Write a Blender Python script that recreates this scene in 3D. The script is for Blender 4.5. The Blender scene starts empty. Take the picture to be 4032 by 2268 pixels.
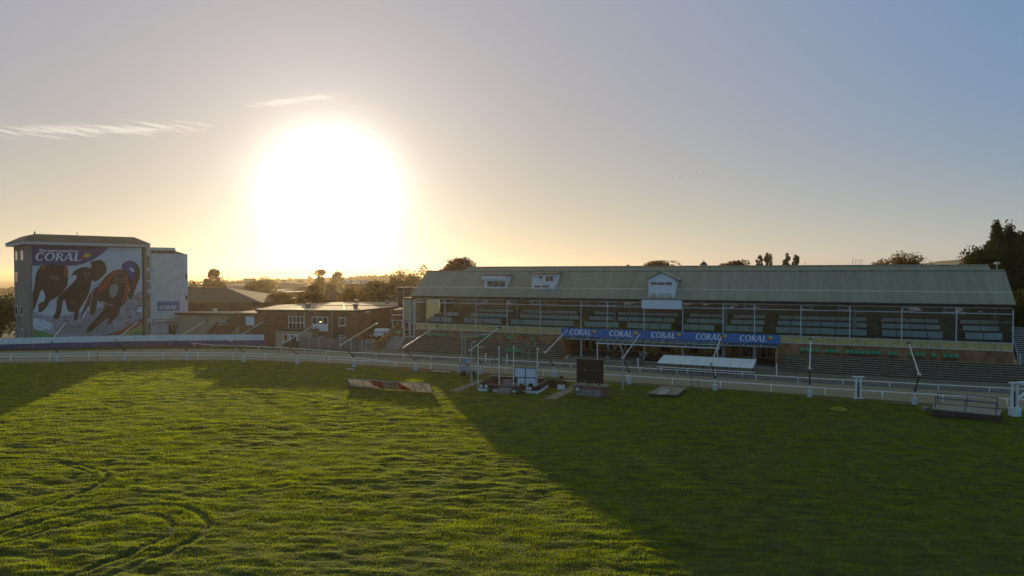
import bpy, bmesh, math, random
import numpy as np
from mathutils import Vector
R = math.radians
rng = np.random.default_rng(7)
random.seed(7)
C = bpy.context.scene.collection
sc = bpy.context.scene

# ------------------------------------------------------------------ camera
H = 12.5; PITCH = R(1.236); FPX = 2688.0
cam_d = bpy.data.cameras.new('camera'); cam = bpy.data.objects.new('camera', cam_d); C.objects.link(cam)
cam.location = (0, 0, H); cam.rotation_euler = (R(90) - PITCH, 0, 0)
cam_d.lens = 24; cam_d.sensor_width = 36; cam_d.clip_start = 0.1; cam_d.clip_end = 80000
sc.camera = cam
sc.render.engine = 'CYCLES'
sc.cycles.max_bounces = 6; sc.cycles.diffuse_bounces = 2; sc.cycles.glossy_bounces = 3
sc.cycles.transmission_bounces = 3; sc.cycles.transparent_max_bounces = 24; sc.cycles.volume_bounces = 0
sc.cycles.caustics_reflective = False; sc.cycles.caustics_refractive = False
sc.cycles.use_denoising = True
sc.cycles.sample_clamp_indirect = 4
sc.view_settings.view_transform = 'Standard'; sc.view_settings.look = 'None'
sc.view_settings.gamma = 1; sc.view_settings.exposure = -0.4

# ------------------------------------------------------------------ sun and sky
SUN_AZ = R(-14.9); SUN_EL = R(7.4); GLOW_EL = R(6.3)      # the glow sits a little lower: thicker air towards the horizon brightens its lower half
SD = Vector((math.sin(SUN_AZ) * math.cos(SUN_EL), math.cos(SUN_AZ) * math.cos(SUN_EL), math.sin(SUN_EL)))
sun_d = bpy.data.lights.new('sun', 'SUN'); sun = bpy.data.objects.new('sun', sun_d); C.objects.link(sun)
sun_d.energy = 5.0; sun_d.angle = R(0.6); sun_d.color = (1.0, 0.76, 0.42)
sun.rotation_euler = SD.to_track_quat('Z', 'Y').to_euler()

world = bpy.data.worlds.new('World'); sc.world = world; world.use_nodes = True
wt = world.node_tree; wt.nodes.clear()
def wn(t, **k):
    n = wt.nodes.new(t)
    for a, b in k.items(): setattr(n, a, b)
    return n
def wm(op, a, b=None, c=None):
    n = wn('ShaderNodeMath', operation=op)
    for i, x in enumerate((a, b, c)):
        if x is None: continue
        if isinstance(x, (int, float)): n.inputs[i].default_value = x
        else: wt.links.new(x, n.inputs[i])
    return n.outputs[0]
sky = wn('ShaderNodeTexSky', sky_type='NISHITA', sun_disc=False, sun_elevation=SUN_EL, sun_rotation=SUN_AZ,
         altitude=60, air_density=1.0, dust_density=0.0, ozone_density=1.0)
tc = wn('ShaderNodeTexCoord')
nrm = wn('ShaderNodeVectorMath', operation='NORMALIZE'); wt.links.new(tc.outputs['Generated'], nrm.inputs[0])
dot = wn('ShaderNodeVectorMath', operation='DOT_PRODUCT'); wt.links.new(nrm.outputs[0], dot.inputs[0]); dot.inputs[1].default_value = (math.sin(SUN_AZ) * math.cos(GLOW_EL), math.cos(SUN_AZ) * math.cos(GLOW_EL), math.sin(GLOW_EL))
ang = wm('ARCCOSINE', wm('MINIMUM', dot.outputs['Value'], 0.999999))
sep = wn('ShaderNodeSeparateXYZ'); wt.links.new(nrm.outputs[0], sep.inputs[0])
def halo(amp, sig, p=1.0):                       # light scattered forward by thin haze around the sun
    x = wm('POWER', wm('DIVIDE', ang, sig), p)
    return wm('MULTIPLY', wm('EXPONENT', wm('MULTIPLY', x, -1.0)), amp)
def bg(col, strength):
    b = wn('ShaderNodeBackground'); 
    if isinstance(col, tuple): b.inputs[0].default_value = (*col, 1)
    else: wt.links.new(col, b.inputs[0])
    if isinstance(strength, (int, float)): b.inputs[1].default_value = strength
    else: wt.links.new(strength, b.inputs[1])
    return b.outputs[0]
def add(a, b):
    n = wn('ShaderNodeAddShader'); wt.links.new(a, n.inputs[0]); wt.links.new(b, n.inputs[1]); return n.outputs[0]
SKY_S = 0.04
s = bg(sky.outputs[0], SKY_S)
K = 1.32                                          # offsets the lowered exposure
s = add(s, bg((1.0, 0.94, 0.80), halo(2.3 * K, R(4.1), 2.2)))
s = add(s, bg((0.47, 0.41, 0.33), halo(K, R(9.0), 1.6)))
s = add(s, bg((0.40, 0.21, 0.0), halo(K, R(48.0), 2.0)))
elev = wm('ABSOLUTE', sep.outputs['Z'])
s = add(s, bg((0.24, 0.29, 0.35), wm('MULTIPLY', wm('EXPONENT', wm('MULTIPLY', elev, -11.0)), K)))      # bright air along the horizon
s = add(s, bg((0.0, 0.05, 0.14), wm('MULTIPLY', wm('EXPONENT', wm('MULTIPLY', elev, -24.0)), K)))
fade = wm('MAXIMUM', wm('SUBTRACT', 1.0, wm('MULTIPLY', wm('MAXIMUM', wm('SUBTRACT', elev, 0.39), 0.0), 1.8)), 0.35)   # paler again towards the zenith
s = add(s, bg((0.0, 0.14, 0.36), wm('MULTIPLY', wm('MULTIPLY', wm('SUBTRACT', 1.0, wm('EXPONENT', wm('MULTIPLY', elev, -6.0))), fade), K)))
away = wm('MULTIPLY', wm('MULTIPLY', wm('SUBTRACT', 1.0, wm('EXPONENT', wm('MULTIPLY', wm('POWER', wm('DIVIDE', ang, R(48)), 3.0), -1.0))), wm('MINIMUM', wm('MULTIPLY', wm('ABSOLUTE', sep.outputs['Z']), 5.0), 1.0)), K)
s = add(s, bg((0.0, 0.035, 0.085), away))
azd = wm('ADD', wm('ARCTAN2', sep.outputs['X'], sep.outputs['Y']), -SUN_AZ)
low = wm('MULTIPLY', wm('EXPONENT', wm('MULTIPLY', wm('POWER', wm('ABSOLUTE', wm('DIVIDE', azd, R(8.5))), 2.0), -1.0)), wm('EXPONENT', wm('MULTIPLY', elev, -13.0)))
s = add(s, bg((0.80, 0.82, 0.85), wm('MULTIPLY', low, 0.6 * K)))   # bright air between the sun and the horizon
hi = wm('MULTIPLY', wm('MAXIMUM', wm('SUBTRACT', sep.outputs['Z'], 0.40), 0.0), K)
s = add(s, bg((0.48, 0.40, 0.02), hi))                # paler, warmer sky overhead
# thin cirrus: streaks in two patches, high up and left of the sun
def vm(op, a, b):
    n = wn('ShaderNodeVectorMath', operation=op)
    for i, x in enumerate((a, b)):
        if isinstance(x, (tuple, Vector)): n.inputs[i].default_value = x
        else: wt.links.new(x, n.inputs[i])
    return n.outputs[0]
az = wm('ARCTAN2', sep.outputs['X'], sep.outputs['Y'])
el = wm('ARCSINE', sep.outputs['Z'])
comb = wn('ShaderNodeCombineXYZ')
skew = wm('SUBTRACT', el, wm('MULTIPLY', az, 0.10))
wt.links.new(wm('MULTIPLY', az, 20.0), comb.inputs[0]); wt.links.new(wm('MULTIPLY', wm('ADD', el, wm('MULTIPLY', az, 0.09)), 290.0), comb.inputs[1])
nz = wn('ShaderNodeTexNoise'); nz.inputs['Scale'].default_value = 1.0; nz.inputs['Detail'].default_value = 6; nz.inputs['Roughness'].default_value = 0.62
nz.inputs['Distortion'].default_value = 0.5
wt.links.new(comb.outputs[0], nz.inputs['Vector'])
def patch(a0, e0, sa, se, tilt=0.0):
    da = wm('SUBTRACT', az, a0)
    x = wm('DIVIDE', da, sa)
    y = wm('DIVIDE', wm('SUBTRACT', wm('SUBTRACT', el, e0), wm('MULTIPLY', da, tilt)), se)
    q = wm('ADD', wm('POWER', wm('ABSOLUTE', x), 4.0), wm('MULTIPLY', y, y))
    return wm('EXPONENT', wm('MULTIPLY', q, -1.0))
pt = wm('MAXIMUM', patch(-0.54, 0.1775, 0.15, 0.014, 0.135), patch(-0.317, 0.2335, 0.09, 0.0075, 0.19))
thr = wm('MULTIPLY', wm('MAXIMUM', wm('SUBTRACT', wm('ADD', nz.outputs[0], wm('MULTIPLY', pt, 0.36)), 0.745), 0.0), 5.5)
cl = wm('MULTIPLY', wm('MINIMUM', thr, 1.0), pt)
s = add(s, bg((1.0, 0.86, 0.68), wm('MULTIPLY', cl, 0.38)))
wo = wn('ShaderNodeOutputWorld'); wt.links.new(s, wo.inputs[0])

# ------------------------------------------------------------------ helpers
FWD = Vector((0, math.cos(PITCH), -math.sin(PITCH))); UPV = Vector((0, math.sin(PITCH), math.cos(PITCH)))
CAM = Vector((0, 0, H))
def ray(px, py): return Vector((1, 0, 0)) * ((px - 2016) / FPX) + UPV * ((1134 - py) / FPX) + FWD
def G(px, py, z=0.0):                            # measured spot in the photo -> point at height z
    d = ray(px, py); t = (z - H) / d.z; return CAM + d * t
def D(px, py, dist):                             # measured spot -> point at forward distance
    d = ray(px, py); return CAM + d * (dist / d.y)
class Frame:
    def __init__(s, o, u, v, z0=0.0): s.o = Vector((o[0], o[1], z0)); s.u = Vector((u[0], u[1], 0)).normalized(); s.v = Vector((v[0], v[1], 0)).normalized()
    def P(s, u, v, z): return s.o + s.u * u + s.v * v + Vector((0, 0, z))
    def hit(s, px, py, v=0.0):                   # (u, z) on the plane v = const
        d = ray(px, py); n = s.v; o = s.o + s.v * v
        t = (o - CAM).dot(n) / d.dot(n); p = CAM + d * t
        return (p - s.o).dot(s.u), p.z
W = Frame((0, 0), (1, 0), (0, 1))
def tag(o, label=None, cat=None, group=None, kind=None):
    if label: o['label'] = label
    if cat: o['category'] = cat
    if group: o['group'] = group
    if kind: o['kind'] = kind
    return o
def thing(name, loc, label, cat, group=None, rz=0.0):
    o = bpy.data.objects.new(name, None); C.objects.link(o); o.empty_display_size = 0.3
    o.location = loc; o.rotation_euler = (0, 0, rz); o['org'] = [float(x) for x in loc]
    return tag(o, label, cat, group)
def root_of(o):
    while o.parent: o = o.parent
    return o
class MB:
    def __init__(s): s.V = []; s.F = []; s.M = []
    def face(s, pts, m=0):
        b = len(s.V); s.V += [tuple(p) for p in pts]; s.F.append(tuple(range(b, b + len(pts)))); s.M.append(m); return s
    def faces(s, pts, fs, m=0):
        b = len(s.V); s.V += [tuple(p) for p in pts]
        for f in fs: s.F.append(tuple(b + i for i in f)); s.M.append(m)
        return s
    def hexa(s, p, m=0): return s.faces(p, [(0, 3, 2, 1), (4, 5, 6, 7), (0, 1, 5, 4), (1, 2, 6, 5), (2, 3, 7, 6), (3, 0, 4, 7)], m)
    def box(s, fr, u0, u1, v0, v1, z0, z1, m=0):
        return s.hexa([fr.P(u0, v0, z0), fr.P(u1, v0, z0), fr.P(u1, v1, z0), fr.P(u0, v1, z0),
                       fr.P(u0, v0, z1), fr.P(u1, v0, z1), fr.P(u1, v1, z1), fr.P(u0, v1, z1)], m)
    def prism(s, pts, ext, m=0):
        n = len(pts); e = Vector(ext); b = [Vector(p) for p in pts]
        return s.faces(b + [p + e for p in b], [tuple(range(n))[::-1], tuple(range(n, 2 * n))] + [(i, (i + 1) % n, n + (i + 1) % n, n + i) for i in range(n)], m)
    def tube(s, p0, p1, r, r2=None, n=8, m=0):
        p0 = Vector(p0); p1 = Vector(p1); r2 = r if r2 is None else r2
        d = (p1 - p0).normalized(); a = d.orthogonal().normalized(); b = d.cross(a)
        pts = [p0 + (a * math.cos(2 * math.pi * i / n) + b * math.sin(2 * math.pi * i / n)) * r for i in range(n)]
        pts += [p1 + (a * math.cos(2 * math.pi * i / n) + b * math.sin(2 * math.pi * i / n)) * r2 for i in range(n)]
        return s.faces(pts, [tuple(range(n))[::-1], tuple(range(n, 2 * n))] + [(i, (i + 1) % n, n + (i + 1) % n, n + i) for i in range(n)], m)
    def path(s, pts, r, n=6, m=0):
        for a, b in zip(pts[:-1], pts[1:]): s.tube(a, b, r, n=n, m=m)
        return s
    def bar(s, p0, p1, w, h, m=0):               # flat rectangular bar
        p0 = Vector(p0); p1 = Vector(p1); d = (p1 - p0).normalized()
        a = d.cross(Vector((0, 0, 1)));  a = a.normalized() if a.length > 1e-4 else Vector((1, 0, 0)); b = a.cross(d).normalized()
        q = [a * x * w / 2 + b * y * h / 2 for x, y in ((-1, -1), (1, -1), (1, 1), (-1, 1))]
        return s.hexa([p0 + k for k in q] + [p1 + k for k in q], m)
    def ball(s, c, r, m=0, sz=1.0, n=10):
        c = Vector(c); pts = []; k = n // 2
        for j in range(k + 1):
            t = math.pi * j / k
            for i in range(n):
                p = 2 * math.pi * i / n; pts.append(c + Vector((r * math.sin(t) * math.cos(p), r * math.sin(t) * math.sin(p), r * sz * math.cos(t))))
        return s.faces(pts, [(j * n + i, j * n + (i + 1) % n, (j + 1) * n + (i + 1) % n, (j + 1) * n + i) for j in range(k) for i in range(n)], m)
    def build(s, name, mats, parent=None, smooth=False, recalc=True):
        if not isinstance(mats, (list, tuple)): mats = [mats]
        org = Vector(root_of(parent)['org']) if parent is not None else Vector((0, 0, 0))
        if parent is None:
            xs = np.array(s.V); org = Vector((xs[:, 0].mean(), xs[:, 1].mean(), xs[:, 2].min()))
        me = bpy.data.meshes.new(name); me.from_pydata([tuple(Vector(v) - org) for v in s.V], [], s.F)
        for m in mats: me.materials.append(m)
        me.polygons.foreach_set('material_index', s.M)
        if recalc:
            bm = bmesh.new(); bm.from_mesh(me)
            bmesh.ops.recalc_face_normals(bm, faces=bm.faces); bm.to_mesh(me); bm.free()
        if smooth: me.polygons.foreach_set('use_smooth', [True] * len(me.polygons))
        me.update()
        o = bpy.data.objects.new(name, me); C.objects.link(o)
        if parent is not None: o.parent = parent
        else: o.location = org; o['org'] = list(org)
        return o
def np_mesh(name, V, k, mat, parent=None, smooth=False):
    V = np.asarray(V, dtype=np.float32)
    if parent is not None: V = V - np.array(root_of(parent)['org'], dtype=np.float32)
    n = len(V); nf = n // k
    me = bpy.data.meshes.new(name); me.vertices.add(n); me.vertices.foreach_set('co', V.ravel())
    me.loops.add(n); me.loops.foreach_set('vertex_index', np.arange(n, dtype=np.int32))
    me.polygons.add(nf); me.polygons.foreach_set('loop_start', np.arange(0, n, k, dtype=np.int32))
    me.materials.append(mat); me.update(calc_edges=True)
    o = bpy.data.objects.new(name, me); C.objects.link(o)
    if parent is not None: o.parent = parent
    return o
def grid_mesh(name, X, Y, Z, mat, mask=None, smooth=True):
    ny, nx = X.shape; V = np.stack([X, Y, Z], -1).reshape(-1, 3).astype(np.float32)
    i = np.arange(ny * nx).reshape(ny, nx)
    q = np.stack([i[:-1, :-1], i[:-1, 1:], i[1:, 1:], i[1:, :-1]], -1).reshape(-1, 4)
    if mask is not None: q = q[mask[:-1, :-1].reshape(-1)]
    me = bpy.data.meshes.new(name); me.vertices.add(len(V)); me.vertices.foreach_set('co', V.ravel())
    me.loops.add(q.size); me.loops.foreach_set('vertex_index', q.ravel().astype(np.int32))
    me.polygons.add(len(q)); me.polygons.foreach_set('loop_start', np.arange(0, q.size, 4, dtype=np.int32))
    me.materials.append(mat); me.update(calc_edges=True)
    if smooth: me.polygons.foreach_set('use_smooth', [True] * len(q))
    o = bpy.data.objects.new(name, me); C.objects.link(o); return o
def copy_thing(o, loc, rz=0.0, label=None, parent=None):
    c = o.copy(); C.objects.link(c); c.parent = parent
    if parent is None: c.location = loc; c.rotation_euler = (0, 0, rz)
    if label: c['label'] = label
    for ch in [x for x in o.children]: copy_thing(ch, None, parent=c)
    return c
ORD = ['first', 'second', 'third', 'fourth', 'fifth', 'sixth', 'seventh', 'eighth', 'ninth', 'tenth', 'eleventh', 'twelfth', 'thirteenth', 'fourteenth',
       'fifteenth', 'sixteenth', 'seventeenth', 'eighteenth', 'nineteenth', 'twentieth']

# ------------------------------------------------------------------ materials
def mat(name, col, rough=0.8, var=0.25, scale=3.0, metal=0.0, bump=0.0, col2=None, spec=0.4, stretch=None, detail=5, coords='pos'):
    m = bpy.data.materials.new(name); m.use_nodes = True; t = m.node_tree; b = t.nodes['Principled BSDF']
    b.inputs['Roughness'].default_value = rough; b.inputs['Metallic'].default_value = metal; b.inputs['Specular IOR Level'].default_value = spec
    g = t.nodes.new('ShaderNodeNewGeometry'); mp = t.nodes.new('ShaderNodeMapping'); t.links.new(g.outputs['Position'], mp.inputs[0])
    if stretch: mp.inputs['Scale'].default_value = stretch
    n = t.nodes.new('ShaderNodeTexNoise'); n.inputs['Scale'].default_value = scale; n.inputs['Detail'].default_value = detail; n.inputs['Roughness'].default_value = 0.65
    t.links.new(mp.outputs[0], n.inputs['Vector'])
    cr = t.nodes.new('ShaderNodeValToRGB'); e = cr.color_ramp.elements
    c2 = col2 or tuple(c * (1 - var) for c in col); c1 = tuple(min(1, c * (1 + var * 0.6)) for c in col)
    e[0].position = 0.32; e[0].color = (*c2, 1); e[1].position = 0.68; e[1].color = (*c1, 1)
    t.links.new(n.outputs[0], cr.inputs[0]); t.links.new(cr.outputs[0], b.inputs['Base Color'])
    if bump:
        bp = t.nodes.new('ShaderNodeBump'); bp.inputs['Strength'].default_value = bump; bp.inputs['Distance'].default_value = 0.05
        t.links.new(n.outputs[0], bp.inputs['Height']); t.links.new(bp.outputs[0], b.inputs['Normal'])
    return m
def streaked(m, du, fu, fw, fz):                  # stretch a material's noise along the grandstand direction
    t = m.node_tree; n = next(x for x in t.nodes if x.type == 'TEX_NOISE'); g = next(x for x in t.nodes if x.type == 'NEW_GEOMETRY')
    cb = t.nodes.new('ShaderNodeCombineXYZ'); sp = t.nodes.new('ShaderNodeSeparateXYZ'); t.links.new(g.outputs['Position'], sp.inputs[0])
    for k, (d, f) in enumerate(((du, fu), ((-du[1], du[0]), fw))):
        dp = t.nodes.new('ShaderNodeVectorMath'); dp.operation = 'DOT_PRODUCT'; dp.inputs[1].default_value = (d[0] * f, d[1] * f, 0)
        t.links.new(g.outputs['Position'], dp.inputs[0]); t.links.new(dp.outputs['Value'], cb.inputs[k])
    mz = t.nodes.new('ShaderNodeMath'); mz.operation = 'MULTIPLY'; mz.inputs[1].default_value = fz; t.links.new(sp.outputs[2], mz.inputs[0]); t.links.new(mz.outputs[0], cb.inputs[2])
    t.links.new(cb.outputs[0], n.inputs['Vector']); return m
def brick(name, c1, c2, mortar, du):              # bricks laid along the horizontal direction du
    m = bpy.data.materials.new(name); m.use_nodes = True; t = m.node_tree; b = t.nodes['Principled BSDF']; b.inputs['Roughness'].default_value = 0.9
    b.inputs['Specular IOR Level'].default_value = 0.2
    g = t.nodes.new('ShaderNodeNewGeometry'); dp = t.nodes.new('ShaderNodeVectorMath'); dp.operation = 'DOT_PRODUCT'; dp.inputs[1].default_value = (du[0], du[1], 0)
    sp = t.nodes.new('ShaderNodeSeparateXYZ'); cb = t.nodes.new('ShaderNodeCombineXYZ')
    t.links.new(g.outputs['Position'], dp.inputs[0]); t.links.new(g.outputs['Position'], sp.inputs[0])
    t.links.new(dp.outputs['Value'], cb.inputs[0]); t.links.new(sp.outputs[2], cb.inputs[1])
    br = t.nodes.new('ShaderNodeTexBrick'); br.inputs['Scale'].default_value = 1.0; br.inputs['Brick Width'].default_value = 0.225; br.inputs['Row Height'].default_value = 0.075
    br.inputs['Mortar Size'].default_value = 0.008; br.inputs['Color1'].default_value = (*c1, 1); br.inputs['Color2'].default_value = (*c2, 1); br.inputs['Mortar'].default_value = (*mortar, 1)
    t.links.new(cb.outputs[0], br.inputs['Vector'])
    n = t.nodes.new('ShaderNodeTexNoise'); n.inputs['Scale'].default_value = 0.9; n.inputs['Detail'].default_value = 6; t.links.new(g.outputs['Position'], n.inputs['Vector'])
    mr = t.nodes.new('ShaderNodeMapRange'); mr.inputs[1].default_value = 0.3; mr.inputs[2].default_value = 0.7; mr.inputs[3].default_value = 0.6; mr.inputs[4].default_value = 1.2
    t.links.new(n.outputs[0], mr.inputs[0])
    mx = t.nodes.new('ShaderNodeVectorMath'); mx.operation = 'SCALE'; t.links.new(br.outputs[0], mx.inputs[0]); t.links.new(mr.outputs[0], mx.inputs['Scale'])
    t.links.new(mx.outputs[0], b.inputs['Base Color']); return m
def leafy(name, col, tcol, tf=0.45, scale=0.6, var=0.5):
    m = bpy.data.materials.new(name); m.use_nodes = True; t = m.node_tree; t.nodes.clear()
    g = t.nodes.new('ShaderNodeNewGeometry'); n = t.nodes.new('ShaderNodeTexNoise'); n.inputs['Scale'].default_value = scale; n.inputs['Detail'].default_value = 4
    t.links.new(g.outputs['Position'], n.inputs['Vector'])
    mr = t.nodes.new('ShaderNodeMapRange'); mr.inputs[1].default_value = 0.3; mr.inputs[2].default_value = 0.7; mr.inputs[3].default_value = 1 - var; mr.inputs[4].default_value = 1 + var
    t.links.new(n.outputs[0], mr.inputs[0])
    def sc_(c):
        v = t.nodes.new('ShaderNodeVectorMath'); v.operation = 'SCALE'; v.inputs[0].default_value = c; t.links.new(mr.outputs[0], v.inputs['Scale']); return v.outputs[0]
    d = t.nodes.new('ShaderNodeBsdfDiffuse'); tr = t.nodes.new('ShaderNodeBsdfTranslucent'); mx = t.nodes.new('ShaderNodeMixShader'); mx.inputs[0].default_value = tf
    t.links.new(sc_(col), d.inputs[0]); t.links.new(sc_(tcol), tr.inputs[0])
    t.links.new(d.outputs[0], mx.inputs[1]); t.links.new(tr.outputs[0], mx.inputs[2])
    o = t.nodes.new('ShaderNodeOutputMaterial'); t.links.new(mx.outputs[0], o.inputs[0]); return m
def glass(name, tint=(0.96, 0.98, 0.98), refl=0.05, rough=0.02, trans=(0, 0, 0), tf=0.0):
    m = bpy.data.materials.new(name); m.use_nodes = True; t = m.node_tree; t.nodes.clear()
    tr = t.nodes.new('ShaderNodeBsdfTransparent'); tr.inputs[0].default_value = (*tint, 1)
    gl = t.nodes.new('ShaderNodeBsdfGlossy'); gl.inputs['Roughness'].default_value = rough; gl.inputs['Color'].default_value = (0.9, 0.95, 0.95, 1)
    fr = t.nodes.new('ShaderNodeFresnel'); fr.inputs[0].default_value = 1.5
    ad = t.nodes.new('ShaderNodeMath'); ad.operation = 'ADD'; ad.inputs[1].default_value = refl; t.links.new(fr.outputs[0], ad.inputs[0])
    g = t.nodes.new('ShaderNodeNewGeometry'); n = t.nodes.new('ShaderNodeTexNoise'); n.inputs['Scale'].default_value = 0.45; n.inputs['Detail'].default_value = 2
    bp = t.nodes.new('ShaderNodeBump'); bp.inputs['Strength'].default_value = 0.12; bp.inputs['Distance'].default_value = 0.2
    t.links.new(g.outputs['Position'], n.inputs['Vector']); t.links.new(n.outputs[0], bp.inputs['Height']); t.links.new(bp.outputs[0], gl.inputs['Normal'])
    mx = t.nodes.new('ShaderNodeMixShader'); t.links.new(ad.outputs[0], mx.inputs[0]); t.links.new(tr.outputs[0], mx.inputs[1]); t.links.new(gl.outputs[0], mx.inputs[2])
    out = mx.outputs[0]
    if tf > 0:
        tl = t.nodes.new('ShaderNodeBsdfTranslucent'); tl.inputs[0].default_value = (*trans, 1)
        df = t.nodes.new('ShaderNodeBsdfDiffuse'); df.inputs[0].default_value = (*trans, 1)
        m1 = t.nodes.new('ShaderNodeMixShader'); m1.inputs[0].default_value = 0.5; t.links.new(tl.outputs[0], m1.inputs[1]); t.links.new(df.outputs[0], m1.inputs[2])
        m2 = t.nodes.new('ShaderNodeMixShader'); m2.inputs[0].default_value = tf; t.links.new(out, m2.inputs[1]); t.links.new(m1.outputs[0], m2.inputs[2]); out = m2.outputs[0]
    o = t.nodes.new('ShaderNodeOutputMaterial'); t.links.new(out, o.inputs[0]); return m
SU = (0.9186, -0.3952)
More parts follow.
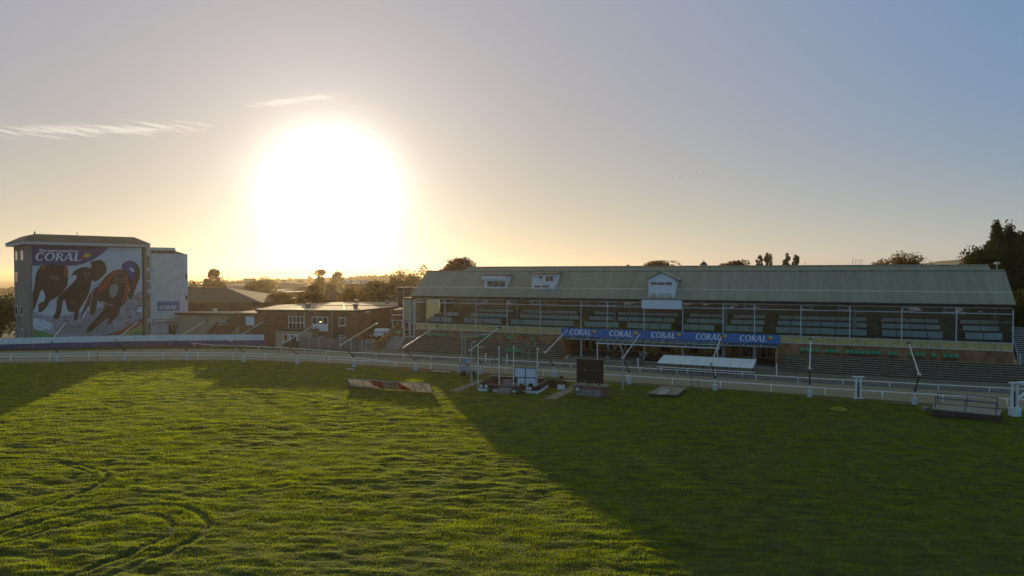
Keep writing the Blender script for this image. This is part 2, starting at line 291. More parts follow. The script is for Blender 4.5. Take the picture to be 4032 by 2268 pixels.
M = dict(
    white=mat('white_paint', (0.74, 0.75, 0.76), 0.5, 0.12, 2.0), offwhite=mat('off_white_render', (0.60, 0.60, 0.58), 0.85, 0.12, 0.8),
    white_rail=mat('white_rail_plastic', (0.82, 0.82, 0.83), 0.45, 0.1, 1.2), grey_metal=mat('galvanised_metal', (0.42, 0.43, 0.44), 0.5, 0.2, 4, metal=0.3),
    pale_metal=mat('painted_pale_metal', (0.58, 0.59, 0.60), 0.5, 0.15, 3), dark=mat('dark_paint', (0.035, 0.035, 0.035), 0.7, 0.3), black=mat('black_metal', (0.02, 0.02, 0.022), 0.5, 0.2),
    rust=mat('rusty_brown_steel', (0.12, 0.075, 0.05), 0.8, 0.4, 5), roofgreen=mat('weathered_green_roof', (0.25, 0.262, 0.215), 0.8, 0.12, 1.0, col2=(0.195, 0.206, 0.17)),
    lichen=mat('pale_lichen', (0.42, 0.48, 0.45), 0.9, 0.3, 4), yellow=mat('faded_yellow_panel', (0.60, 0.42, 0.14), 0.7, 0.25, 1.5, col2=(0.40, 0.31, 0.13)),
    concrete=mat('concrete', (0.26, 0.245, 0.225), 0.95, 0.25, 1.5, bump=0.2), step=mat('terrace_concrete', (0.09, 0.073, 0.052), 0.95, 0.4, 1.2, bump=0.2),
    nosing=mat('worn_step_nosing', (0.42, 0.34, 0.24), 0.9, 0.4, 2.5), sand=mat('sand_track', (0.245, 0.225, 0.165), 0.95, 0.18, 0.5, bump=0.3, detail=10, stretch=(0.5, 2, 1)),
    apron=mat('tarmac_apron', (0.16, 0.15, 0.12), 0.9, 0.25, 0.8, bump=0.15), soil=mat('field_soil_and_thatch', (0.04, 0.055, 0.012), 0.95, 0.4, 1.6, bump=0.4, col2=(0.024, 0.03, 0.010)),
    verge=mat('verge_turf', (0.06, 0.08, 0.02), 0.95, 0.4, 1.0, bump=0.4, col2=(0.07, 0.055, 0.03)), bluewall=mat('blue_painted_wall', (0.07, 0.085, 0.19), 0.8, 0.25, 1.2),
    signblue=mat('blue_sign_vinyl', (0.045, 0.18, 0.46), 0.45, 0.12, 1.0), navy=mat('navy_print', (0.045, 0.055, 0.17), 0.7, 0.15, 1.0), letters=mat('white_sign_letters', (0.85, 0.86, 0.88), 0.6, 0.05),
    lyellow=mat('leaf_yellow', (0.85, 0.65, 0.05), 0.6, 0.1), lred=mat('leaf_red', (0.6, 0.04, 0.03), 0.6, 0.1), lgreen=mat('leaf_green', (0.08, 0.45, 0.12), 0.6, 0.1),
    seatgreen=mat('green_plastic', (0.035, 0.30, 0.14), 0.45, 0.15, 2), tan=mat('tan_roof_felt', (0.42, 0.31, 0.22), 0.85, 0.25, 0.5, bump=0.2),
    darkroof=mat('dark_roof_tiles', (0.07, 0.062, 0.06), 0.85, 0.35, 2.0, bump=0.4), redroof=mat('red_brown_roof_tiles', (0.16, 0.075, 0.05), 0.85, 0.3, 2.0, bump=0.4),
    tileroof=mat('grey_green_pantiles', (0.10, 0.095, 0.085), 0.85, 0.35, 6, bump=0.5), render=mat('stained_grey_render', (0.26, 0.23, 0.20), 0.95, 0.3, 0.7, stretch=(1, 1, 0.3), bump=0.15),
    cream=mat('cream_render', (0.42, 0.34, 0.23), 0.9, 0.15, 0.6), darkwin=mat('dark_window_interior', (0.02, 0.018, 0.016), 0.15, 0.2, spec=0.7), purple=mat('purple_grey_cladding', (0.17, 0.15, 0.20), 0.7, 0.2),
    screen=mat('sky_tinted_screen_glass', (0.56, 0.76, 0.74), 0.2, 0.12, 0.8, spec=0.9), board=mat('sky_tinted_board', (0.66, 0.76, 0.86), 0.3, 0.06, 0.8, spec=0.6),  # screen and board base colours carry a painted reflection of the sky
    timber=mat('dark_weathered_timber', (0.03, 0.027, 0.022), 0.85, 0.5, 6, stretch=(6, 6, 0.6)), bluemetal=mat('blue_painted_tube', (0.03, 0.045, 0.16), 0.5, 0.2), hoop=mat('yellow_hose', (0.65, 0.58, 0.10), 0.6, 0.15),
    bark=mat('bark', (0.07, 0.055, 0.04), 0.95, 0.4, 6), skin=mat('skin', (0.45, 0.27, 0.19), 0.6, 0.1), cloth=mat('dark_cloth', (0.025, 0.025, 0.03), 0.9, 0.3), plank=mat('grey_weathered_planks', (0.23, 0.20, 0.17), 0.9, 0.35, 3, stretch=(1, 4, 1)),
    yellowwall=mat('dim_yellow_wall', (0.38, 0.29, 0.10), 0.85, 0.2), vent=mat('vent_cowl', (0.20, 0.17, 0.16), 0.7, 0.2), mesh=mat('grey_mesh_fence', (0.20, 0.17, 0.17), 0.8, 0.2),
    sea=mat('sea_water', (0.02, 0.035, 0.045), 0.35, 0.1, 0.02), farland=mat('far_land', (0.06, 0.065, 0.035), 0.95, 0.5, 0.02), carpaint=mat('silver_car_paint', (0.5, 0.5, 0.52), 0.25, 0.1, metal=0.5),
    redcar=mat('red_car_paint', (0.4, 0.03, 0.03), 0.3, 0.1), tyre=mat('tyre_rubber', (0.02, 0.02, 0.02), 0.9, 0.1), greencloth=mat('green_tarpaulin', (0.03, 0.22, 0.10), 0.7, 0.2),
    brickS=brick('orange_brown_brick', (0.44, 0.20, 0.085), (0.30, 0.13, 0.06), (0.24, 0.18, 0.12), SU), brickC=brick('brown_brick', (0.24, 0.095, 0.055), (0.17, 0.07, 0.042), (0.14, 0.10, 0.08), (1, 0)),
    brickR=brick('red_plinth_brick', (0.36, 0.13, 0.08), (0.26, 0.09, 0.06), (0.20, 0.17, 0.15), SU), brickD=brick('dark_low_wall_brick', (0.12, 0.06, 0.04), (0.09, 0.05, 0.035), (0.10, 0.08, 0.07), SU),
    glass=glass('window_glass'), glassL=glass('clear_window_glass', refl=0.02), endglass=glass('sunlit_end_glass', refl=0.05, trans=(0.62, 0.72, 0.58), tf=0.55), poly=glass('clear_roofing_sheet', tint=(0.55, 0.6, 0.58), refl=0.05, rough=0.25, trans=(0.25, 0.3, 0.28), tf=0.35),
    polyG=glass('greenish_roofing_sheet', tint=(0.4, 0.45, 0.38), refl=0.03, rough=0.3, trans=(0.12, 0.15, 0.11), tf=0.6),
    leafD=leafy('dark_green_leaves', (0.045, 0.068, 0.025), (0.06, 0.075, 0.012)), leafM=leafy('mid_green_leaves', (0.055, 0.065, 0.022), (0.09, 0.085, 0.015)),
    leafA=leafy('autumn_leaves', (0.12, 0.075, 0.025), (0.26, 0.15, 0.03)), leafR=leafy('russet_leaves', (0.12, 0.055, 0.03), (0.2, 0.08, 0.03)), wood=leafy('far_wood_leaves', (0.05, 0.055, 0.025), (0.1, 0.1, 0.02), scale=0.05),
    grass=leafy('grass_blades', (0.013, 0.042, 0.012), (0.46, 0.60, 0.006), 0.5, scale=0.8, var=0.35), vgrass=leafy('verge_grass_blades', (0.06, 0.085, 0.02), (0.18, 0.22, 0.02), 0.5, scale=0.8, var=0.4),
)

streaked(M['roofgreen'], SU, 1.3, 0.12, 0.0); streaked(M['sand'], SU, 0.12, 2.2, 0.0)
# ------------------------------------------------------------------ letters of the sign
def ring(cx, cy, ro, ri, a0, a1, n=26, hyo=1.0, hyi=1.0, sh=0.0):
    out = []
    for i in range(n):
        q = []
        for a, (rx, hy) in ((a0 + (a1 - a0) * i / n, ro), (a0 + (a1 - a0) * (i + 1) / n, ro)): q.append((cx + rx * math.cos(a), cy + hy * math.sin(a)))
        for a, (rx, hy) in ((a0 + (a1 - a0) * (i + 1) / n, ri), (a0 + (a1 - a0) * i / n, ri)): q.append((cx + sh + rx * math.cos(a), cy + hy * math.sin(a)))
        out.append(q)
    return out
def glyphs():
    g = []                                       # lists of (layer, polygon) in letter units, height 1
    def put(polys, dx, layer): 
        for p in polys: g.append((layer, [(x + dx, y) for x, y in p]))
    put(ring(0.50, 0.5, (0.50, 0.52), (0.27, 0.42), R(48), R(312), sh=0.035), 0, 0)
    put([[(0.80, 0.93), (0.90, 0.70), (0.84, 0.70), (0.70, 0.90)], [(0.72, 0.10), (0.82, 0.22), (0.90, 0.17), (0.82, 0.06)]], 0, 1)
    put(ring(0.55, 0.5, (0.55, 0.52), (0.32, 0.42), 0, 2 * math.pi, 32), 1.02, 0)
    put([[(0.06, 0), (0.32, 0), (0.32, 1), (0.02, 1), (0.02, 0.93), (0.08, 0.9)], [(0.38, 0.46), (0.62, 0.46), (1.0, -0.03), (0.74, -0.03)]], 2.22, 0)
    put(ring(0.36, 0.73, (0.40, 0.27), (0.25, 0.19), R(-90), R(90), 14), 2.22, 1)
    put([[(0.2, 1), (0.37, 1), (0.37, 0.92), (0.2, 0.92)], [(0.2, 0.54), (0.37, 0.54), (0.37, 0.46), (0.2, 0.46)]], 2.22, 2)
    put([[(-0.07, 0), (0.09, 0), (0.48, 1.0), (0.37, 1.0)], [(0.36, 1.0), (0.60, 1.0), (1.0, 0), (0.72, 0)]], 3.24, 0)
    put([[(0.15, 0.27), (0.80, 0.27), (0.76, 0.36), (0.19, 0.36)]], 3.24, 1)
    put([[(0.04, 0), (0.30, 0), (0.30, 0.97), (0.31, 1.0), (0.0, 1.0), (0.0, 0.95), (0.06, 0.92)]], 4.34, 0)
    put([[(0.2, 0), (0.80, 0), (0.86, 0.24), (0.80, 0.24), (0.74, 0.09), (0.2, 0.09)]], 4.34, 1)
    return g
GLY = glyphs()
LEAF = [(0, 1, [(5.15, 0.38), (5.35, 0.62), (5.75, 0.58), (5.95, 0.42), (5.6, 0.38), (5.35, 0.18)]), (1, 0, [(5.3, 0.60), (5.5, 0.98), (5.95, 0.85), (6.25, 0.92), (6.1, 0.6), (5.8, 0.52), (5.5, 0.62)]),
        (2, 2, [(5.42, 0.88), (5.62, 1.12), (6.0, 0.98), (5.8, 0.9)])]
def coral(mb, o, ax, up, nrm, width, mw, my, mr, mg, hgt=None, leaf=True, flat=True):
    k = width / 5.35; kh = k * 1.02 if hgt is None else hgt
    def T(x, y, l): return o + ax * (k * (x + 0.20 * y)) + up * (kh * y) + nrm * (0.012 + 0.004 * l)
    for l, p in GLY: mb.face([T(x, y, l) for x, y in p], mw)
    if leaf:
        for l, c, p in LEAF: mb.face([T(x, y, l) for x, y in p], (my, mr, mg)[c])

# ------------------------------------------------------------------ noise and terrain
def vnoise(X, Y, seed):
    r = np.random.default_rng(seed); T = r.random((256, 256)).astype(np.float32)
    xi = np.floor(X).astype(int); yi = np.floor(Y).astype(int); fx = X - xi; fy = Y - yi
    fx = fx * fx * (3 - 2 * fx); fy = fy * fy * (3 - 2 * fy)
    a = T[xi % 256, yi % 256]; b = T[(xi + 1) % 256, yi % 256]; c = T[xi % 256, (yi + 1) % 256]; d = T[(xi + 1) % 256, (yi + 1) % 256]
    return (a * (1 - fx) + b * fx) * (1 - fy) + (c * (1 - fx) + d * fx) * fy
RUTS = []
for P_, w_ in (([(-30, 1815), (120, 1812), (215, 1818), (330, 1840), (405, 1862), (425, 1885), (400, 1908), (330, 1940), (200, 1990), (60, 2035), (-60, 2070)], 0.30),
          ([(-30, 1838), (100, 1835), (230, 1828), (300, 1848), (360, 1870)], 0.25),
          ([(360, 2008), (480, 1996), (620, 1990), (720, 1998), (790, 2025), (822, 2065), (800, 2105), (740, 2140), (640, 2190), (520, 2235), (430, 2275)], 0.36),
          ([(460, 2030), (560, 2024), (650, 2038), (685, 2075), (665, 2110), (600, 2145), (500, 2190), (400, 2230), (280, 2280)], 0.33),
          ([(-30, 2110), (100, 2075), (240, 2040), (380, 2005)], 0.35), ([(-30, 2155), (150, 2105), (350, 2050)], 0.3)):
    pts = [G(x, y)[:2] for x, y in P_]; RUTS.append((np.array(pts), w_))
def rut(X, Y):
    out = np.zeros_like(X)
    for pts, w in RUTS:
        dm = np.full(X.shape, 99.0)
        for a, b in zip(pts[:-1], pts[1:]):
            d = b - a; t = np.clip(((X - a[0]) * d[0] + (Y - a[1]) * d[1]) / (d @ d), 0, 1)
            dm = np.minimum(dm, np.hypot(X - a[0] - t * d[0], Y - a[1] - t * d[1]))
        out += -np.exp(-(dm / (w * 0.6)) ** 2) * 0.085 + np.exp(-((dm - w) / (w * 0.4)) ** 2) * 0.035
    return out
def field_h(X, Y, ruts=True):
    w1 = vnoise(X * 0.16 + 3, Y * 0.2, 1)
    n = (vnoise(X * 0.5 + 7 + 0.3 * Y, Y * 1.2 + 2, 2) - 0.5) * 0.09 + (vnoise(X * 1.0 + 0.5 * Y, Y * 3.1, 3) - 0.5) * 0.11 + (vnoise(X * 2.6, Y * 6.5, 4) - 0.5) * 0.06
    n = n * (0.45 + 1.1 * w1) + (vnoise(X * 0.06, Y * 0.08, 5) - 0.5) * 0.12
    if ruts: n = n + rut(X, Y) * (0.5 + 1.1 * vnoise(X * 0.45 + 9, Y * 0.6, 77) ** 1.3)
    return n + 0.04
def curve_fn(px_pts, z):                          # measured edge line -> forward distance as a function of X
    P = np.array([G(x, y, z)[:2] for x, y in px_pts]); P = P[np.argsort(P[:, 0])]
    return lambda X: np.interp(X, P[:, 0], P[:, 1])
near_edge = curve_fn([(-400, 1432), (0, 1428), (300, 1424), (700, 1418), (1000, 1419), (1300, 1429), (1600, 1447), (2000, 1474), (2400, 1501), (2800, 1528), (3300, 1562), (3650, 1588), (4032, 1614), (4400, 1640)], 0)
far_edge = curve_fn([(-400, 1388), (0, 1384), (350, 1379), (700, 1374), (1000, 1375), (1300, 1385), (1560, 1407), (2000, 1432), (2269, 1448), (2400, 1458), (2800, 1483), (3298, 1513), (3700, 1532), (4032, 1549), (4400, 1568)], 0)

# ------------------------------------------------------------------ ground
def terrain_z(X, Y):
    r = np.hypot(X, Y)
    t = np.clip((r - 165) / 1400, 0, 1); t2 = np.clip((r - 1500) / 2200, 0, 1)
    left = 1 - np.clip((X / np.maximum(Y, 1) + 0.05) / 0.5, 0, 1)
    return -0.12 - (t ** 0.8 * 24 + t2 * 14) * (0.25 + 0.75 * left)
xs = np.concatenate([-np.geomspace(9000, 140, 50), np.linspace(-130, 130, 60), np.geomspace(140, 9000, 50)])
ys = np.concatenate([np.linspace(-150, 170, 40), np.geomspace(180, 4300, 90)])
X, Y = np.meshgrid(xs, ys); Z = terrain_z(X, Y) + (vnoise(X * 0.01, Y * 0.01, 9) - 0.5) * np.clip((np.hypot(X, Y) - 250) / 200, 0, 6)
tag(grid_mesh('ground', X, Y, Z, M['farland']), kind='structure')
mb = MB(); mb.face([(-30000, 3600, -52), (30000, 3600, -52), (30000, 24500, -52), (-30000, 24500, -52)]); tag(mb.build('sea', M['sea']), kind='structure')

# field: lumpy turf up to the edge of the track
dx = 0.16
for nm, y0, y1, st in (('field', 17.0, 99.0, dx),):
    xs = np.arange(-90, 76, st); ys = np.concatenate([np.arange(y0, 55, 0.13), np.arange(55, y1, 0.22)])
    X, Y = np.meshgrid(xs, ys)
    Zf = field_h(X, Y); ne = near_edge(X); k = np.clip((ne - Y) / 1.5, 0, 1); Zf = Zf * k
    mask = (Y < ne + 0.1) & (np.abs(X) < Y * 0.86 + 6)
    tag(grid_mesh('field', X, Y, Zf, M['soil'], mask), kind='structure')
def blades(n, y0, y1, mat_, name, hgt, wid, inside, seed, zf):
    r = np.random.default_rng(seed)
    u = r.random(n); Yb = y0 * (y1 / y0) ** (u ** 0.85); Xb = (r.random(n) * 2 - 1) * (Yb * 0.81 + 4)
    ok = inside(Xb, Yb); Xb = Xb[ok]; Yb = Yb[ok]; n = len(Xb)
    z = zf(Xb, Yb); sc_ = (Yb / 45.0) ** 0.55
    tall = 0.55 + 0.9 * vnoise(Xb * 0.9, Yb * 1.3, 21) * (0.6 + vnoise(Xb * 0.15, Yb * 0.2, 22))
    h = hgt * tall * (0.6 + 0.8 * r.random(n)) * sc_; w = wid * (0.6 + 0.8 * r.random(n)) * sc_ ** 1.6
    a = r.random(n) * 2 * math.pi; dx_, dy_ = np.cos(a) * w / 2, np.sin(a) * w / 2
    lx = r.normal(0, 0.35, n) * h + 0.12 * h; ly = r.normal(0, 0.35, n) * h
    V = np.empty((n, 3, 3), np.float32)
    V[:, 0] = np.stack([Xb - dx_, Yb - dy_, z - 0.01], -1); V[:, 1] = np.stack([Xb + dx_, Yb + dy_, z - 0.01], -1); V[:, 2] = np.stack([Xb + lx, Yb + ly, z + h], -1)
    return np_mesh(name, V.reshape(-1, 3), 3, mat_)
def rutcut(x, y):
    q = rut(x, y); return q > -0.03
o = blades(1400000, 25.5, 98, M['grass'], 'grass', 0.072, 0.029, lambda x, y: (y < near_edge(x) - 0.25 - 1.2 * vnoise(x * 0.5, y * 0.5, 31) ** 2) & (rutcut(x, y) | (rng.random(len(x)) < 0.35)) & ((y < near_edge(x) - 1.6 - 1.8 * vnoise(x * 0.35, y * 0.5, 32)) | (rng.random(len(x)) < 0.4)), 11, lambda x, y: field_h(x, y) * np.clip((near_edge(x) - y) / 1.5, 0, 1))
tag(o, 'lumpy green grass of the infield, sunlit left of the grandstand shadow', 'grass', kind='stuff')

xs = np.linspace(-110, 90, 161)
def strip(name, f0, f1, z, m, n=4):
    t = np.linspace(0, 1, n)[:, None]; Xs = np.repeat(xs[None], n, 0); Ys = f0(xs)[None] * (1 - t) + f1(xs)[None] * t
    return tag(grid_mesh(name, Xs, Ys, np.full_like(Xs, z), m), kind='structure')
strip('track', lambda x: near_edge(x) - 0.35 + 0.9 * (vnoise(x * 0.7, x * 0 + 1, 41) - 0.5), lambda x: far_edge(x) + 0.3, 0.012, M['sand'], 6)
strip('dirt_margin', lambda x: near_edge(x) - 2.6 + 1.6 * (vnoise(x * 0.35, x * 0 + 5, 43) - 0.5), lambda x: near_edge(x) - 0.05, 0.035, mat('dry_brown_turf', (0.10, 0.075, 0.04), 0.95, 0.4, 1.4, bump=0.3, col2=(0.05, 0.055, 0.02)), 8)
strip('verge', far_edge, lambda x: far_edge(x) + 22, 0.03, M['verge'])

# ------------------------------------------------------------------ grandstand
L0 = G(1634, 1295, 3.6); R0 = G(3990, 1384, 3.6)
du = (R0 - L0).xy; LEN = du.length
S = Frame(L0, (du.x, du.y), (du.y, -du.x))       # u along the front, v towards the track
def U(px, v=0.0): return S.hit(px, 1300, v)[0]
def UZ(px, py, v=0.0): return S.hit(px, py, v)
APZ = 0.30; TZ = 2.2; ZF = 3.6; ZT = 4.55; ZE = 8.96; ZR = 12.82; VR = -4.5; VE = 0.6; VR2 = -14.0; ZR2 = 13.55
outer_pts = [(756, 1352), (846, 1359.5), (933, 1360.5), (1010, 1364.5), (1200, 1374), (1356, 1386), (1560, 1395), (1680, 1401.5), (1965, 1416), (2269, 1433), (2377, 1440), (2650, 1456), (3043, 1480), (3232, 1491), (3650, 1512.5), (4032, 1532), (4150, 1538)]
outer_fn = curve_fn(outer_pts, 0.6)
xa = np.linspace(-24, 78, 90)
Xs = np.repeat(xa[None], 3, 0); f1 = outer_fn(xa) + 0.55
f2 = np.array([S.P(0, 0, 0).y + (x - S.P(0, 0, 0).x) * (S.u.y / S.u.x) + 12 for x in xa])
Ys = np.stack([f1, (f1 + f2) / 2, f2]); Zs = np.full_like(Xs, APZ)
tag(grid_mesh('apron', Xs, Ys, Zs, M['apron'], smooth=False), kind='structure')
mb = MB()
for i in range(len(xa) - 1):
    a = Vector((xa[i], f1[i], 0.0)); b = Vector((xa[i + 1], f1[i + 1], 0.0)); d = (b - a).normalized(); nn = Vector((d.y, -d.x, 0)) * 0.12
    mb.hexa([a, b, b + nn, a + nn] + [p + Vector((0, 0, APZ + 0.02)) for p in (a, b, b + nn, a + nn)])
tag(mb.build('kerb', M['concrete']), kind='structure')

gs = thing('grandstand', S.P(LEN / 2, -5, 0), 'long greyhound grandstand with green corrugated roof and glazed upper tier', 'grandstand')
def corrugated(u0, u1, prof, pitch=0.30, amp=0.035, pu=6):
    n = int((u1 - u0) / pitch * pu); us = np.linspace(u0, u1, n); mbb = MB(); pts = []
    for j, (v, z) in enumerate(prof):
        for u in us: pts.append(S.P(u, v, z + amp * math.sin(2 * math.pi * u / pitch)))
    fs = [(j * n + i, j * n + i + 1, (j + 1) * n + i + 1, (j + 1) * n + i) for j in range(len(prof) - 1) for i in range(n - 1)]
    mbb.faces(pts, fs); return mbb
U0 = U(1618, VE) ; U1 = U(4000, VE)
slope = (ZR - ZE) / (VE - VR)
def rz(v): return ZE + (VE - v) * slope
vm_ = -1.15
rprof = [(VE, ZE), (VR, ZR)]
rf = corrugated(U0, U1, rprof).build('roof', M['roofgreen'], gs, smooth=True, recalc=False)
corrugated(U0, U1, [(vm_ + 0.07, rz(vm_ + 0.07) + 0.025), (vm_ - 0.07, rz(vm_ - 0.07) + 0.03)]).build('roof_lap', M['lichen'], gs, smooth=True, recalc=False)
mb = MB()
mb.tube(S.P(U0, VR, ZR + 0.02), S.P(U1, VR, ZR + 0.02), 0.13, n=8); mb.build('ridge_cap', M['roofgreen'], gs)
corrugated(U0, U1, [(VR, ZR), (-7.5, 10.9)], pu=4).build('roof', M['roofgreen'], gs, smooth=True, recalc=False)
u2a, u2b = U(1845, VR2), U(3888, VR2)
corrugated(u2a, u2b, [(-7.5, 10.9), (VR2, ZR2), (-22, 8.5)]).build('rear_roof', M['roofgreen'], gs, smooth=True, recalc=False)
mb = MB(); mb.tube(S.P(u2a, VR2, ZR2), S.P(u2b, VR2, ZR2), 0.14); mb.build('ridge_cap', M['roofgreen'], gs)
# dark soffit, gutter and eaves board
mb = MB(); mb.box(S, U0 + 0.1, U1 - 0.1, 0.15, 0.50, ZE - 0.36, ZE - 0.05); mb.build('eaves_board', M['dark'], gs)
mb = MB(); mb.tube(S.P(U0, VE + 0.06, ZE - 0.12), S.P(U1, VE + 0.06, ZE - 0.12), 0.07); mb.build('gutter', M['dark'], gs)
# gable ends (infill under the roof), back wall, base walls
for uu in (0.0, LEN - 0.2):
    mb = MB(); q = [S.P(uu, 0.1, ZE - 0.4), S.P(uu, VR, ZR - 0.25), S.P(uu, -7.5, 10.7), S.P(uu, -22, 8.2), S.P(uu, -22, 7.6), S.P(uu, 0.1, ZE - 0.6)]
    mb.prism(q, S.u * 0.2); mb.build('gable', M['darkroof'], gs)
mb = MB(); mb.box(S, 0.2, LEN - 0.2, -22.3, -22.0, 0, 8.6); mb.box(S, 0.2, LEN - 0.2, -13.0, -12.7, 4.6, 11.5); mb.build('back_wall', M['cream'], gs)
for e0 in (0.0, LEN - 0.25): mb = MB(); mb.box(S, e0, e0 + 0.25, -22, -8, 0, 8.6); mb.build('end_wall', M['brickS'], gs)
ua, ub = U(2212), U(3071)                         # recessed ground floor between these
ua2, ub2 = U(2240, 0), U(3060, 0)
mb = MB(); mb.box(S, 0, ua2, -0.25, 0, 0, ZF); mb.build('brick_wall', M['brickS'], gs)
mb = MB(); mb.box(S, ub2, LEN, -0.25, 0, 0, ZF); mb.build('brick_wall', M['brickS'], gs)
mb = MB(); mb.box(S, ua2 - 0.25, ua2 - 0.003, -8, 2.6, 0, 3.3); mb.prism([S.P(ua2 - 0.4, 0.0, 3.3), S.P(ua2 - 0.4, 2.6, 0.6), S.P(ua2 - 0.4, 2.6, 0.0), S.P(ua2 - 0.4, 0, 0.0)], S.u * 0.1); mb.build('wing_wall', M['brickS'], gs)
mb = MB(); mb.box(S, ub2 + 0.003, ub2 + 0.25, -8, -0.26, 0, 3.3); mb.prism([S.P(ub2 - 0.1, 0.003, 3.3), S.P(ub2 - 0.1, 0.6, 3.3), S.P(ub2 - 0.1, 2.5, 1.9), S.P(ub2 - 0.1, 2.5, 0.0), S.P(ub2 - 0.1, 0.003, 0.0)], S.u * 0.3); mb.build('wing_wall', M['brickS'], gs)
mb = MB(); mb.box(S, 0.02, LEN - 0.02, -12.6, -0.27, 3.35, 3.6); mb.build('floor_slab', M['dark'], gs)
mb = MB(); mb.box(S, ua2, ub2, -8.0, 2.4, 0, 0.5); mb.box(S, ua2, ub2, 2.4, 2.46, 0.42, 0.503, 1); mb.build('podium', [M['concrete'], M['nosing']], gs)
# doors and yellow wall at the back of the recess
mb = MB(); mb.box(S, ua2, ub2, -8.3, -8.02, 0.5, 3.35); mb.build('recess_wall', M['yellowwall'], gs)
def win(fr, u0, u1, z0, z1, v, parent, nx=1, ny=1, fw=0.08, name='window', frame=None, pane=None, out=0.05, sill=False, lab=None):
    mbw = MB(); mbw.box(fr, u0, u0 + fw, v, v + out, z0, z1); mbw.box(fr, u1 - fw, u1, v, v + out, z0, z1)
    mbw.box(fr, u0 + fw, u1 - fw, v, v + out, z1 - fw, z1); mbw.box(fr, u0 + fw, u1 - fw, v, v + out, z0, z0 + fw)
    for i in range(1, nx): x = u0 + (u1 - u0) * i / nx; mbw.box(fr, x - fw * 0.4, x + fw * 0.4, v, v + out - 0.004, z0 + fw, z1 - fw)
    for i in range(1, ny): z = z0 + (z1 - z0) * i / ny; mbw.box(fr, u0 + fw, u1 - fw, v, v + out - 0.009, z - fw * 0.4, z + fw * 0.4)
    if sill: mbw.box(fr, u0 - 0.05, u1 + 0.05, v, v + 0.14, z0 - 0.07, z0 - 0.003)
    w = mbw.build(name, frame or M['white'], parent)
    if lab: w['label'] = lab
    mp = MB(); mp.box(fr, u0 + fw, u1 - fw, v + 0.004, v + 0.02, z0 + fw, z1 - fw); mp.build('pane', pane or M['darkwin'], w)
    return w
for p0, p1, nx in ((2272, 2292, 1), (2295, 2322, 1), (2328, 2376, 2), (2380, 2418, 2), (2430, 2462, 2), (2466, 2492, 1)):
    win(S, U(p0, -8), U(p1, -8), 0.55, 2.75, -8.0, gs, nx, 1, 0.13, name='door', frame=M['offwhite'])
for p0, p1 in ((2915, 2985), (2992, 3045)):
    win(S, U(p0, -7.0), U(p1, -7.0), 0.55, 2.75, -8.0, gs, 2, 1, 0.14, name='door', frame=M['offwhite'])
for i, (p0, p1) in enumerate(((2500, 2540), (2560, 2585), (2600, 2640), (2655, 2690), (2715, 2750), (2770, 2800), (2830, 2850), (2860, 2880))):
    mb = MB(); mb.box(S, U(p0, -8), U(p1, -8), -8.0, -7.97, 0.9, 2.8); mb.build('wall_panel', M['brickD'] if i % 2 == 0 else M['yellow'], gs)
for px in (2287, 2291, 2392, 2397, 2535, 2541, 2685, 2690, 2846, 2853, 2968, 2975):
    mb = MB(); u = U(px, -0.6); mb.tube(S.P(u, -0.6, 0.5), S.P(u, -0.6, 3.35), 0.07); mb.box(S, u - 0.1, u + 0.1, -0.7, -0.5, 0.5, 0.72); mb.build('column', M['white'], gs)
# slatted band above the doors
for k in range(5):
    mb = MB(); mb.box(S, ua2 + 0.1, ub2 - 0.1, -7.6 + 0.01 * k, -7.5, 2.78 + 0.11 * k, 2.83 + 0.11 * k); mb.build('ceiling_slat', M['purple'], gs)
# fascia of faded yellow panels
posts = [1639, 1753, 1874, 1998, 2128, 2288, 2392, 2536, 2688, 2847, 2971, 3153, 3346, 3550, 3765, 3992]
pu_ = [U(p) for p in posts]; pu_[0] = 0.08; pu_[-1] = LEN - 0.08
mb = MB(); mb.box(S, 0, LEN, 0.0, 0.07, ZF - 0.02, ZF + 0.07); mb.box(S, 0, LEN, 0.0, 0.07, ZT - 0.07, ZT + 0.02); mb.build('fascia_rail', M['pale_metal'], gs)
for a, b in zip(pu_[:-1], pu_[1:]):
    n = 4 if (b - a) > 5.4 else 3
    for i in range(n):
        x0, x1 = a + (b - a) * i / n, a + (b - a) * (i + 1) / n
        if x0 > ua and x1 < ub: continue
        mb = MB(); mb.box(S, x0 + 0.04, x1 - 0.04, 0.0, 0.03, ZF + 0.07, ZT - 0.07); mb.build('fascia_panel', M['yellow'], gs)
        mb = MB(); mb.box(S, x1 - 0.04, x1 + 0.04, 0.0, 0.06, ZF + 0.07, ZT - 0.07); mb.build('fascia_post', M['pale_metal'], gs)
